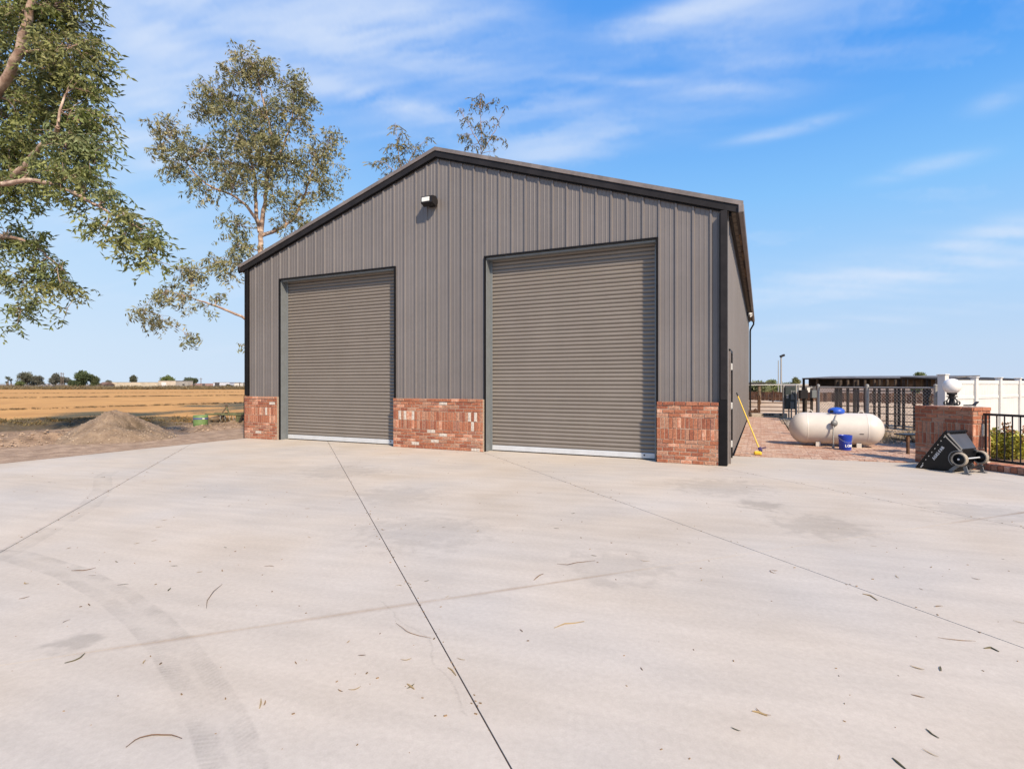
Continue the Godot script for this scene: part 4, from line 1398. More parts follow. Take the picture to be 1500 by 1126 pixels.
	far_tree("far_tree", "bright green rounded tree behind the square cream shed", 245, 330, 21, 550.8, Color(0.15, 0.18, 0.06), 40, 0.2)
	far_tree("far_tree", "spreading dark tree over the low white shed", 279, 320, 21, 553.8, Color(0.10, 0.115, 0.065), 41, 0.3)
	far_tree("far_tree", "low distant hump of trees left of the warehouse roof", 158, 360, 12, 557, Color(0.16, 0.16, 0.13), 42, 0.0)
	far_tree("far_tree", "dark bush in front of the pale sheds by the workshop corner", 334, 255, 12, 563.2, Color(0.10, 0.10, 0.06), 43, 0.0)
	far_palm(11, 260, 551.5, "palm with a round head at the far left, tallest of three", 1)
	far_palm(15.5, 262, 554.5, "palm at the far left, right of the tallest palm", 2)
	far_palm(9, 258, 558.5, "short palm at the far left, lowest of three", 3)
	# --- utility poles
	var k := 0
	for u in [[89, 545.0, "utility pole with crossarm among the grey far trees"], [92, 545.5, "second utility pole just right of the first among the grey trees"], [133, 549.0, "thin utility pole beside the dark far tree"], [294, 553.0, "thin utility pole above the red brown roof"]]:
		var dd := 250.0
		var h: float = 1.45 + (563.0 - u[1]) * dd / 797.0
		var o := thing("utility_pole", u[2], "utility pole", at(u[0], dd, -0.1), deg_to_rad(CAM_YAW), "far utility poles")
		g = Geo.new()
		g.rod(Vector3.ZERO, Vector3(0, h, 0), 0.14, 7)
		part("pole", g, M.far_bark, o)
		g = Geo.new()
		g.box(Vector3(0, h - 0.5, 0.16), Vector3(1.6, 0.12, 0.1))
		part("crossarm", g, M.far_bark, o)
		k += 1

func build_far_right() -> void:
	# soft green hills and scrub behind the corral
	far_tree("far_tree", "pale green scrub tree left of the tall light pole", 1131, 95, 26, 556.5, Color(0.22, 0.24, 0.11), 51, 0.0)
	far_tree("far_tree", "wide pale green scrub showing under the left shelter roof", 1112, 90, 40, 561.0, Color(0.24, 0.25, 0.13), 52, 0.0)
	far_tree("far_tree", "olive scrub tree right of the tall light pole", 1166, 92, 20, 553.5, Color(0.22, 0.21, 0.09), 53, 0.0)
	far_tree("far_tree", "rounded green treetop over the long shelter roof", 1346, 80, 18, 545.5, Color(0.20, 0.23, 0.11), 54, 0.1)
	far_tree("far_tree", "low scrub behind the white shed by the corral", 1150, 100, 24, 562.0, Color(0.23, 0.24, 0.12), 55, 0.0)
	var o := thing("light_pole", "tall thin light pole with a small head behind the corral", "light pole", at(1144.5, 58.0), deg_to_rad(CAM_YAW))
	var g := Geo.new()
	g.tube(PackedVector3Array([Vector3.ZERO, Vector3(0, 4.5, 0)]), PackedFloat32Array([0.09, 0.07]), 8)
	part("pole", g, M.pipe_steel, o)
	g = Geo.new()
	g.cbox(Vector3(0.1, 4.5, 0.05), Vector3(0.5, 0.22, 0.3), 0.04, Basis(Vector3(0, 0, 1), 0.4))
	part("lamp_head", g, M.dark_trim, o)
	o = thing("light_pole", "thinner bare pole just left of the tall light pole", "pole", at(1140.5, 60.0))
	g = Geo.new()
	g.tube(PackedVector3Array([Vector3.ZERO, Vector3(0, 4.1, 0)]), PackedFloat32Array([0.06, 0.045]), 8)
	part("pole", g, M.pipe_steel, o)
	far_house("white_shed", "low white shed with a dark window behind the corral", "shed", 1170, 1198, 46, 565.0, 564.0, lin(0.70, 0.67, 0.62), lin(0.5, 0.45, 0.4), 2.5, [[0.8, 0.35, 0.9, 0.35, true], [0.3, 0.4, 0.9, 0.3, true]])

# ---------------------------------------------------------------- brick pillar, railing, kerb
const ALONG := Vector3(0.66, 0, 0.7513)     # along the railing, towards the viewer
const ACROSS := Vector3(0.7513, 0, -0.66)   # across it, to the right
const CORNER := Vector3(16.03, 0, -1.22)    # near left corner of the pillar

func build_pillar_and_rail() -> void:
	var rows := [0.072, 0.073, 0.072, 0.073, 0.072, -0.205, -0.205, 0.072, 0.073, 0.072, 0.073]
	var h := 1.062
	var long := 1.0
	var wide := 0.42
	var p := thing("brick_pillar", "oblong red brick pillar at the end of the black railing", "pillar", CORNER)
	var g := Geo.new()
	var far := -ALONG * long
	var ctr := far * 0.5 + ACROSS * (wide / 2.0)
	g.box(ctr + Vector3(0, h / 2.0 - 0.008, 0), Vector3(wide - 0.014, h, long - 0.014), Basis(ACROSS, Vector3.UP, ALONG))
	part("mortar", g, M.mortar, p)
	# long left face, end face, right face, far face
	brick_face(p, long, rows, Transform3D(Basis(ALONG, Vector3.UP, -ACROSS), far), 0.03, 0.085)
	brick_face(p, wide, rows, Transform3D(Basis(ACROSS, Vector3.UP, ALONG), Vector3.ZERO), 0.12, 0.085)
	brick_face(p, long, rows, Transform3D(Basis(-ALONG, Vector3.UP, ACROSS), ACROSS * wide), 0.03, 0.085)
	# railing
	var s := CORNER + ACROSS * 0.24
	var r := thing("black_railing", "black iron railing with thin upright bars on the brick kerb", "railing", s)
	for y in [0.94, 0.17]:
		g = Geo.new()
		g.cbox(ALONG * 1.7 + Vector3(0, y, 0), Vector3(0.032, 0.04, 3.44), 0.004, Basis(ACROSS, Vector3.UP, ALONG))
		part("rail", g, M.black_iron, r)
	g = Geo.new()
	g.cbox(Vector3(0, 0.385, 0), Vector3(0.017, 0.74, 0.017), 0.003, Basis(ACROSS, Vector3.UP, ALONG))
	var bal := g.done()
	for i in 30: part("baluster", bal, M.black_iron, r, Transform3D(Basis(), ALONG * (0.09 + 0.112 * i) + Vector3(0, 0.17, 0)))
	g = Geo.new()
	g.cbox(Vector3(0, 0.47, 0), Vector3(0.03, 0.94, 0.03), 0.004, Basis(ACROSS, Vector3.UP, ALONG))
	var post := g.done()
	for t in [0.035, 1.9, 3.4]: part("post", post, M.black_iron, r, Transform3D(Basis(), ALONG * t))
	# kerb of bricks laid across
	var k := thing("brick_kerb", "low kerb of red bricks under the black railing", "kerb", s - ALONG * 0.02)
	g = Geo.new()
	g.box(ALONG * 1.75 + ACROSS * 0.09 + Vector3(0, 0.04, 0), Vector3(0.36, 0.10, 3.5), Basis(ACROSS, Vector3.UP, ALONG))
	part("mortar", g, M.mortar, k)
	var bm := brick_mesh(0.20, 0.10, 0.085)
	for i in 37:
		for j in 2:
			part("brick", bm, brick_tone(0.03), k, Transform3D(Basis(ACROSS, Vector3.UP, ALONG) * Basis.from_euler(Vector3(rng.randfn(0, 0.01), rng.randfn(0, 0.015), rng.randfn(0, 0.01))), ALONG * (0.10 + i * 0.094) + ACROSS * (-0.01 + j * 0.207) + Vector3(0, 0.055 + rng.randf_range(-0.003, 0.003), 0)))
	# planting bed behind it
	g = Geo.new()
	var a := s + ACROSS * 0.27 + ALONG * 3.6
	var b := s + ACROSS * 0.27 - ALONG * 1.4
	g.quad(Vector3(a.x, 0.04, a.z), Vector3(a.x + 6, 0.04, a.z - 3), Vector3(b.x + 4.5, 0.04, b.z - 4.0), Vector3(b.x, 0.04, b.z))
	setting("planting_bed", "tan bare soil of the bed between railing and white fence", g, mat("bed_soil", lin(0.42, 0.27, 0.17), 0.97, 0.0, T.dirt, 0.6, T.fine, 1.0))
	# bush behind the bars
	var rr := RandomNumberGenerator.new()
	rr.seed = 91
	var bush_at := at(1478, 10.3, 0.03)
	var bu := thing("bush", "yellow green bush with reddish tips behind the black railing", "bush", bush_at)
	g = Geo.new()
	var xfs := []
	var cols := []
	for i in 44:
		var an := rr.randf() * TAU
		var lean := rr.randf_range(0.05, 0.36)
		var tall := rr.randf_range(0.22, 0.62)
		var e := Vector3(cos(an) * lean, tall, sin(an) * lean)
		g.tube(PackedVector3Array([Vector3(cos(an) * 0.05, 0, sin(an) * 0.05), e * Vector3(0.45, 0.5, 0.45), e]), PackedFloat32Array([0.007, 0.005, 0.002]), 4, false)
		for k2 in 4:
			var t := rr.randf_range(0.3, 1.0)
			xfs.append(Transform3D(Basis.from_euler(Vector3(rr.randf_range(-0.6, 0.6), rr.randf() * TAU, rr.randf_range(-0.6, 0.6))).scaled(Vector3.ONE * rr.randf_range(0.06, 0.10)), e * Vector3(lerpf(0.5, 1.0, t), t, lerpf(0.5, 1.0, t)) + Vector3(rr.randfn(), rr.randfn(), rr.randfn()) * 0.03))
			var v := rr.randf_range(0.7, 1.25)
			cols.append(Color(0.34 * v, 0.16 * v, 0.07 * v) if t > 0.9 and tall > 0.5 else Color(0.46 * v, 0.43 * v, 0.09 * v))
	part("stem", g, M.far_bark, bu)
	many("foliage", M_clump(), M.leaf, xfs, cols, bu)
	# globe lamp standing on the pillar
	var lp := thing("globe_lamp", "white globe lamp on a black scrolled stand on the brick pillar", "lamp", CORNER - ALONG * 0.48 + ACROSS * 0.2 + Vector3(0, h + 0.012, 0))
	g = Geo.new()
	var prof := PackedVector2Array()
	for i in 19:
		var an := -PI * 0.5 + 0.42 + (PI - 0.42) * i / 18.0
		prof.append(Vector2(0.138 * cos(an), 0.345 + 0.138 * sin(an)))
	prof[18].x = 0.0
	g.lathe(Vector3.ZERO, Vector3.UP, prof, 28)
	part("globe", g, mat("globe", lin(0.78, 0.74, 0.70), 0.3), lp)
	g = Geo.new()
	g.lathe(Vector3.ZERO, Vector3.UP, PackedVector2Array([Vector2(0.0, 0.0), Vector2(0.085, 0.0), Vector2(0.08, 0.02), Vector2(0.05, 0.05), Vector2(0.038, 0.10), Vector2(0.042, 0.15), Vector2(0.05, 0.185), Vector2(0.075, 0.195), Vector2(0.075, 0.225), Vector2(0.0, 0.225)]), 18)
	part("stand", g, M.dark_trim, lp)
	for i in 4:
		var an := PI / 4.0 + i * PI / 2.0 + 0.3
		var d := Vector3(cos(an), 0, sin(an))
		g = Geo.new()
		var pts := PackedVector3Array()
		for k3 in 13:
			var t := k3 / 12.0
			var an2 := -PI * 0.6 + t * PI * 1.9
			pts.append(d * (0.125 + 0.032 * cos(an2)) + Vector3(0, 0.042 + 0.032 * sin(an2), 0))
		pts.append(d * 0.10 + Vector3(0, 0.09, 0))
		pts.append(d * 0.06 + Vector3(0, 0.13, 0))
		pts.append(d * 0.085 + Vector3(0, 0.165, 0))
		pts.append(d * 0.11 + Vector3(0, 0.16, 0))
		g.tube(pts, PackedFloat32Array([0.008]), 6)
		part("scroll", g, M.black_iron, lp)
	# flat dark bracket lying on the pillar
	var br := thing("metal_bracket", "flat dark metal bracket lying on top of the brick pillar", "bracket", CORNER - ALONG * 0.16 + ACROSS * 0.16 + Vector3(0, h + 0.012, 0), -0.72)
	g = Geo.new()
	g.cbox(Vector3(0, 0.014, 0), Vector3(0.07, 0.022, 0.27), 0.005)
	part("plate", g, M.dark_trim, br)
	g = Geo.new()
	g.cbox(Vector3(0.0, 0.04, -0.17), Vector3(0.05, 0.022, 0.15), 0.005, Basis(Vector3.RIGHT, 0.42))
	part("arm", g, M.dark_trim, br)

func build_white_fence() -> void:
	var f := thing("white_fence", "white vinyl privacy fence behind the black railing", "fence", at(1382, 11.8))
	var pts := [at(1382, 11.8), at(1428, 12.4), at(1463.5, 13.2), at(1492, 14.1), at(1517, 15.0), at(1538, 15.9)]
	var o: Vector3 = pts[0]
	for i in pts.size():
		var p: Vector3 = pts[i] - o
		var g := Geo.new()
		var w := 0.115 if i > 0 else 0.15
		var hh := 1.60 if i > 0 else 1.65
		var d: Vector3 = (pts[mini(i + 1, pts.size() - 1)] - pts[maxi(0, i - 1)]).normalized()
		var bs := Basis(d, Vector3.UP, d.cross(Vector3.UP))
		g.cbox(p + Vector3(0, hh / 2.0, 0), Vector3(w, hh, w), 0.006, bs)
		var post := part("post", g, M.white_paint, f)
		g = Geo.new()
		g.cbox(p + Vector3(0, hh + 0.012, 0), Vector3(w + 0.03, 0.026, w + 0.03), 0.006, bs)
		part("cap", g, M.white_paint, post)
		if i == pts.size() - 1: continue
		var q: Vector3 = pts[i + 1] - o
		var l := p.distance_to(q)
		var m := (p + q) / 2.0
		var dd := (q - p).normalized()
		var b2 := Basis(dd, Vector3.UP, dd.cross(Vector3.UP))
		for y in [0.10, 1.155, 1.50]:
			g = Geo.new()
			g.cbox(m + Vector3(0, y, 0), Vector3(l - 0.13, 0.09 if y != 1.155 else 0.07, 0.05), 0.005, b2)
			part("rail", g, M.white_paint, f)
		var n := int((l - 0.13) / 0.17)
		var bw := (l - 0.13) / n
		for k in n:
			for yy in [[0.14, 1.125], [1.185, 1.46]]:
				g = Geo.new()
				g.cbox(m + dd * ((k + 0.5) * bw - (l - 0.13) / 2.0) + Vector3(0, (yy[0] + yy[1]) / 2.0, 0), Vector3(bw - 0.0025, yy[1] - yy[0], 0.024), 0.003, b2)
				part("board", g, M.white_paint, f)
	# dark edge of a low roof behind the fence
	for k in 4:
		var g := Geo.new()
		var a := at(1392 + k * 36 + (k % 2) * 3, 15.5 + k * 0.4)
		var sh := thing("roof_sheet", ["dark roof sheet edge just right of the tall white post", "dark roof sheet edge over the second white fence bay", "dark roof sheet edge over the third white fence bay", "dark roof sheet edge at the right side of the picture"][k], "roof sheet", Vector3(a.x, 1.63, a.z), deg_to_rad(CAM_YAW), "low roof sheets behind the white fence")
		g.cbox(Vector3(0.28, 0, -1.0), Vector3(0.56, 0.035, 2.0), 0.01, Basis(Vector3.RIGHT, 0.05))
		part("sheet", g, M.dark_wood, sh)
		for s in [0.04, 0.52]:
			g = Geo.new()
			g.rod(Vector3(s, -1.63, -0.9), Vector3(s, -0.02, -0.9), 0.03, 8)
			part("post", g, M.dark_wood, sh)

func build_chain_fence() -> void:
	var a := at(1371, 12.3)
	var b := at(1199, 15.25)
	var f := thing("chain_link_fence", "galvanised chain link fence behind the white tank", "fence", a)
	var d := (b - a)
	var l := d.length()
	d = d.normalized()
	var h := 1.37
	for t in [0.0, 0.53, 1.0]:
		var g := Geo.new()
		g.rod(d * l * t, d * l * t + Vector3(0, h + 0.05, 0), 0.038 if t != 0.53 else 0.042, 12)
		g.lathe(d * l * t + Vector3(0, h + 0.05, 0), Vector3.UP, PackedVector2Array([Vector2(0.044, 0), Vector2(0.04, 0.025), Vector2(0, 0.04)]), 12)
		part("post", g, M.pipe_steel, f)
	var g2 := Geo.new()
	g2.rod(Vector3(0, h, 0), d * l + Vector3(0, h, 0), 0.022, 8)
	part("top_rail", g2, M.pipe_steel, f)
	g2 = Geo.new()
	var step := 0.082
	var top := h - 0.03
	var n := int((l + top) / step)
	var off := d.cross(Vector3.UP) * 0.003
	for i in n:
		for sg in [1.0, -1.0]:
			var x0 := i * step - top if sg > 0 else i * step
			var x1: float = x0 + top * sg
			var y0 := 0.03
			var y1 := top
			if sg > 0:
				if x0 < 0.0:
					y0 += -x0
					x0 = 0.0
				if x1 > l:
					y1 -= x1 - l
					x1 = l
			else:
				if x0 > l:
					y0 += x0 - l
					x0 = l
				if x1 < 0.0:
					y1 -= -x1
					x1 = 0.0
			if y1 - y0 < 0.03: continue
			g2.tube(PackedVector3Array([d * x0 + Vector3(0, y0, 0) + off * sg, d * x1 + Vector3(0, y1, 0) + off * sg]), PackedFloat32Array([0.0032, 0.0032]), 3, false)
	part("wire_mesh", g2, M.pipe_steel, f).set_meta("kind", "stuff")

func build_corral() -> void:
	# row of dark wooden posts with thin rails behind the chain link
	var a := at(1222, 19.4)
	var b := at(1366, 16.6)
	var f := thing("corral_fence", "row of dark upright timbers with thin rails behind the chain link", "fence", a)
	var d := b - a
	var l := d.length()
	d = d.normalized()
	var ts := [0.03, 0.075, 0.16, 0.235, 0.27, 0.35, 0.45, 0.50, 0.58, 0.66, 0.74, 0.84, 0.93, 0.975]
	for t in ts:
		var g := Geo.new()
		var w := rng.randf_range(0.06, 0.095)
		g.cbox(d * l * t + Vector3(0, 0.80, 0), Vector3(w, 1.6, w), 0.012, Basis(Vector3.UP, rng.randf_range(0.2, 0.6)))
		part("post", g, M.corral_wood if M.has("corral_wood") else mat("corral_wood", lin(0.125, 0.088, 0.058), 0.9, 0.0, T.wood, 0.9), f)
	for y in [0.25, 0.48, 0.70, 0.92, 1.22]:
		var g := Geo.new()
		g.rod(Vector3(0, y, 0), d * l + Vector3(0, y + 0.02, 0), 0.016, 6)
		part("rail", g, M.rust, f)
	# long low shelter: sheet roof, hanging rusty panels, posts
	var s0 := at(1176, 22.5)
	var s1 := at(1386, 17.3)
	var sh := thing("shelter", "long low animal shelter with a flat sheet roof and rusty hanging panels", "shelter", s0)
	var e := s1 - s0
	var el := e.length()
	e = e.normalized()
	var back := Vector3(e.z, 0, -e.x)
	var y0 := 1.45 + 11.0 * 22.5 / 797.0
	var y1 := 1.45 + 12.0 * 17.3 / 797.0
	var slope := (y1 - y0) / el
	var bs := Basis(e, Vector3.UP, -back)
	for k in 6:
		var t0 := el * k / 6.0
		var tm := t0 + el / 12.0
		var g := Geo.new()
		g.cbox(e * tm + back * 0.8 + Vector3(0, y0 + slope * tm - 0.02, 0), Vector3(el / 6.0 - 0.006, 0.035, 1.7), 0.006, bs * Basis(Vector3(0, 0, 1), slope) * Basis(Vector3.RIGHT, 0.05))
		part("roof_sheet", g, mat("shelter_roof", lin(0.30, 0.27, 0.24), 0.6, 0.2, T.wood, 0.4) if k == 0 else M.shelter_roof, sh)
		for j in 2:
			g = Geo.new()
			var w := el / 12.0 - 0.01
			var tx := t0 + el / 24.0 + el / 12.0 * j
			var dark := k < 3
			g.cbox(e * tx + back * (0.32 if dark else 0.25) + Vector3(0, y0 + slope * tx - (0.22 if dark else 0.23), 0), Vector3(w, 0.32 if dark else 0.29, 0.02), 0.004, bs)
			part("panel", g, M.dark_wood if dark else M.rusty_sheet, sh)
	var gb := Geo.new()
	gb.cbox(e * el / 2.0 + back * 0.02 + Vector3(0, (y0 + y1) / 2.0 - 0.075, 0), Vector3(el, 0.06, 0.05), 0.006, bs * Basis(Vector3(0, 0, 1), slope))
	part("beam", gb, M.dark_wood, sh)
	for t in [0.0, 0.12, 0.44, 0.72, 0.995]:
		var g := Geo.new()
		var pale: bool = t == 0.12 or t == 0.44
		g.cbox(e * el * t + back * 0.06 + Vector3(0, (y0 + slope * el * t) / 2.0 - 0.03, 0), Vector3(0.075, y0 + slope * el * t - 0.08, 0.075), 0.008, bs)
		part("post", g, M.tan_wood if pale else M.dark_wood, sh)
	# left shelter roof far behind
	var ls := thing("shelter", "thin dark shelter roof on one post at the far corner of the workshop", "shelter", at(1094, 40.0), deg_to_rad(CAM_YAW))
	var g3 := Geo.new()
	g3.cbox(Vector3(0.75, 1.52, -1.5), Vector3(2.3, 0.07, 3.0), 0.01, Basis(Vector3(0, 0, 1), 0.05))
	part("roof_sheet", g3, M.dark_wood, ls)
	for x in [1.07, -0.3]:
		g3 = Geo.new()
		g3.cbox(Vector3(x, 0.75, -0.3), Vector3(0.18, 1.5, 0.18), 0.01)
		part("post", g3, M.tan_wood, ls)
	# brown plank fence at the back of the corral
	var w0 := at(1090, 47.0)
	var w1 := at(1400, 36.0)
	var wf := thing("plank_fence", "low brown plank fence along the back of the corral", "fence", w0)
	var wd := w1 - w0
	var wl := wd.length()
	wd = wd.normalized()
	var wb := Basis(wd, Vector3.UP, wd.cross(Vector3.UP))
	var np := int(wl / 0.30)
	var tone := [M.brown_wood, mat("brown_wood_dark", lin(0.13, 0.06, 0.035), 0.9, 0.0, T.wood, 0.7), mat("brown_wood_pale", lin(0.34, 0.18, 0.10), 0.9, 0.0, T.wood, 0.7)]
	for i in np:
		var g := Geo.new()
		g.cbox(wd * (i + 0.5) * wl / np + Vector3(0, 0.47 + rng.randf_range(-0.02, 0.03), 0), Vector3(wl / np - 0.02, 0.72, 0.03), 0.004, wb)
		part("plank", g, tone[rng.randi() % 3], wf)
	for y in [0.3, 0.72]:
		var g := Geo.new()
		g.box(wd * wl / 2.0 + Vector3(0, y, 0) - wb.z * 0.03, Vector3(wl, 0.09, 0.04), wb)
		part("rail", g, tone[1], wf)
	for i in int(wl / 2.4):
		var g := Geo.new()
		g.cbox(wd * (i * 2.4 + 0.1) + Vector3(0, 0.48, 0) + wb.z * 0.06, Vector3(0.1, 0.96, 0.1), 0.01, wb)
		part("post", g, tone[1], wf)
	# pipe corral panels
	var pa := at(1096, 27.0)
	var pb := at(1190, 25.5)
	var pf := thing("pipe_fence", "steel pipe corral fence with thin rails beyond the paving", "fence", pa)
	var pd := pb - pa
	var pl := pd.length()
	pd = pd.normalized()
	for y in [0.17, 0.36, 0.56, 0.78]:
		var g := Geo.new()
		g.rod(Vector3(0, y, 0), pd * pl + Vector3(0, y, 0), 0.022, 8)
		part("rail", g, M.rust, pf)
	var gt := Geo.new()
	gt.rod(Vector3(0, 1.42, 0), pd * pl + Vector3(0, 1.44, 0), 0.025, 8)
	part("top_rail", gt, M.white_paint, pf)
	for t in [0.165, 0.19, 0.565, 0.80, 0.99]:
		var g := Geo.new()
		g.rod(pd * pl * t, pd * pl * t + Vector3(0, 1.43 if t > 0.5 else 0.92, 0), 0.035, 8)
		part("post", g, M.rust if t < 0.2 else M.pipe_steel, pf)
	# electrical cabinets on posts
	var mb := thing("electrical_cabinet", "dark electrical cabinet with meters on steel posts beyond the tank", "electrical cabinet", at(1157.5, 23.4), deg_to_rad(CAM_YAW))
	var g4 := Geo.new()
	g4.cbox(Vector3(-0.02, 0.88, 0), Vector3(0.46, 0.98, 0.20), 0.015)
	part("cabinet", g4, mat("cabinet_paint", lin(0.030, 0.042, 0.042), 0.5, 0.0, T.soft, 1.0), mb)
	g4 = Geo.new()
	g4.cbox(Vector3(0.03, 0.55, 0.11), Vector3(0.16, 0.3, 0.04), 0.01)
	part("door", g4, mat("cabinet_grey", lin(0.14, 0.15, 0.15), 0.5), mb)
	g4 = Geo.new()
	g4.cbox(Vector3(-0.17, 0.93, 0.11), Vector3(0.09, 0.17, 0.03), 0.006)
	part("meter", g4, M.pipe_steel, mb)
	g4 = Geo.new()
	g4.prism(PackedVector2Array([Vector2(-0.02, 0.8), Vector2(0.16, 0.8), Vector2(0.04, 1.2), Vector2(-0.02, 1.2)]), 0.1, 0.115)
	part("panel", g4, M.cabinet_grey, mb)
	g4 = Geo.new()
	g4.rod(Vector3(0.1, 1.12, 0.12), Vector3(0.1, 1.12, 0.17), 0.07, 12)
	part("meter", g4, M.cabinet_grey, mb)
	for x in [-0.27, 0.27]:
		g4 = Geo.new()
		g4.cbox(Vector3(x, 0.72, -0.02), Vector3(0.06, 1.44, 0.08), 0.008)
		part("post", g4, M.pipe_steel, mb)
	for x in [-0.05, 0.06]:
		g4 = Geo.new()
		g4.rod(Vector3(x, 0, 0), Vector3(x, 0.42, 0), 0.03, 8)
		part("conduit", g4, M.pipe_steel, mb)
	# grey boxes on posts left of the chain link
	var eb := thing("control_box", "two grey control boxes on a timber stand under the shelter", "control box", at(1186, 21.4), deg_to_rad(CAM_YAW))
	for q in [[-0.27, 1.06, 0.3, 0.34, M.dark_trim], [0.16, 1.07, 0.26, 0.3, M.cabinet_grey]]:
		g4 = Geo.new()
		g4.cbox(Vector3(q[0], q[1], 0.05), Vector3(q[2], q[3], 0.16), 0.012)
		part("box", g4, q[4], eb)
	for x in [-0.12, 0.12]:
		g4 = Geo.new()
		g4.cbox(Vector3(x, 0.65, -0.06), Vector3(0.09, 1.3, 0.07), 0.01)
		part("post", g4, M.dark_wood, eb)
	# low concrete drain kerb with dark slots
	var dk := thing("drain_kerb", "low pale drain kerb with dark slots at the end of the paving", "kerb", at(1124, 24.3), deg_to_rad(CAM_YAW))
	g4 = Geo.new()
	g4.cbox(Vector3(0.1, 0.06, -0.1), Vector3(1.6, 0.2, 0.24), 0.02)
	part("kerb", g4, mat("pale_kerb", lin(0.55, 0.47, 0.38), 0.9, 0.0, T.grain, 1.0), dk)
	for i in 12:
		g4 = Geo.new()
		g4.cbox(Vector3(-0.22 + i * 0.062 + (0.24 if i > 8 else 0.0), 0.11, 0.03), Vector3(0.045, 0.05 + 0.02 * (i % 2), 0.03), 0.006)
		part("slot", g4, M.black_plastic, dk)
	var ir := thing("rusty_lump", "rusty orange metal scrap at the far foot of the workshop wall", "scrap", at(1103, 25.4, -0.02))
	g4 = Geo.new()
	for i in 7:
		g4.cbox(Vector3(rng.randf_range(-0.2, 0.2), 0.05 + 0.03 * i, rng.randf_range(-0.1, 0.1)), Vector3(0.22, 0.07, 0.2), 0.02, Basis.from_euler(Vector3(rng.randf(), rng.randf(), rng.randf())))
	part("pieces", g4, M.rust, ir)

# ---------------------------------------------------------------- propane tank, bucket, cart
func build_tank() -> void:
	var rad := 0.368
	var half := 0.636
	var c := Vector3(14.33, 0.415, -4.32)
	var t := thing("propane_tank", "white propane tank lying on short legs beside the workshop", "gas tank", Vector3(c.x, 0, c.z), deg_to_rad(2.0))
	var prof := PackedVector2Array()
	for i in 11:
		var a := PI * 0.5 * i / 10.0
		prof.append(Vector2(rad * sin(a), -half - rad * 0.92 * cos(a)))
	for k in [-0.625, -0.616, -0.61, -0.602, -0.596, -0.585, -0.57]: prof.append(Vector2(rad + (0.004 if absf(k + 0.606) < 0.005 else 0.0), k))
	for k in [0.57, 0.585, 0.596, 0.602, 0.61, 0.616, 0.625]: prof.append(Vector2(rad + (0.004 if absf(k - 0.606) < 0.005 else 0.0), k))
	for i in 11:
		var a := PI * 0.5 * (1.0 - i / 10.0)
		prof.append(Vector2(rad * sin(a), half + rad * 0.92 * cos(a)))
	prof[0].x = 0.0
	prof[prof.size() - 1].x = 0.0
	var g := Geo.new()
	g.lathe(Vector3(0, c.y, 0), Vector3.RIGHT, prof, 48)
	part("body", g, mat("tank_paint", lin(0.63, 0.58, 0.52), 0.42, 0.0, T.faint, 0.6), t)
	# domed blue cover
	g = Geo.new()
	g.lathe(Vector3(0.02, c.y + rad - 0.02, 0.0), Vector3.UP, PackedVector2Array([Vector2(0.155, 0.0), Vector2(0.168, 0.02), Vector2(0.178, 0.06), Vector2(0.163, 0.10), Vector2(0.11, 0.135), Vector2(0.05, 0.15), Vector2(0.0, 0.152)]), 28)
	part("cover", g, mat("blue_plastic", lin(0.022, 0.085, 0.44), 0.4), t)
	g = Geo.new()
	g.cbox(Vector3(-0.10, c.y + rad + 0.04, 0.19), Vector3(0.07, 0.06, 0.02), 0.006)
	part("vent", g, M.black_plastic, t)
	# riser pipe with regulator
	g = Geo.new()
	g.tube(PackedVector3Array([Vector3(-0.10, 0, 0.44), Vector3(-0.10, 0.5, 0.43), Vector3(-0.07, 0.62, 0.38), Vector3(0.0, 0.76, 0.2)]), PackedFloat32Array([0.016, 0.016, 0.014, 0.012]), 8)
	part("gas_pipe", g, M.pipe_steel, t)
	g = Geo.new()
	g.lathe(Vector3(-0.08, 0.565, 0.40), Vector3(0.3, 0.1, 1), PackedVector2Array([Vector2(0, -0.02), Vector2(0.06, -0.02), Vector2(0.075, 0.0), Vector2(0.075, 0.02), Vector2(0.05, 0.05), Vector2(0.025, 0.06), Vector2(0, 0.06)]), 18)
	part("regulator", g, mat("regulator", lin(0.20, 0.20, 0.19), 0.5, 0.3), t)
	g = Geo.new()
	g.cbox(Vector3(-0.10, 0.03, 0.44), Vector3(0.05, 0.06, 0.05), 0.01)
	part("pipe_foot", g, M.pipe_steel, t)
	for s in [[-0.38, 0.2], [-0.38, -0.2], [0.44, 0.2], [0.44, -0.2]]:
		g = Geo.new()
		g.cbox(Vector3(s[0], 0.055, s[1]), Vector3(0.10, 0.11, 0.06), 0.006)
		part("leg", g, M.tank_paint, t)
	for x in [-0.52, 0.52]:
		g = Geo.new()
		var pts := PackedVector3Array()
		for i in 9:
			var a := PI * i / 8.0
			pts.append(Vector3(x + 0.055 * cos(a), c.y + rad - 0.015 + 0.07 * sin(a), 0))
		g.tube(pts, PackedFloat32Array([0.012]), 8)
		part("lifting_lug", g, M.tank_paint, t)
	g = Geo.new()
	g.cbox(Vector3(0.47, c.y - 0.085, rad * 0.965), Vector3(0.085, 0.018, 0.012), 0.003, Basis(Vector3.RIGHT, 0.2))
	part("nameplate", g, M.dark_trim, t)

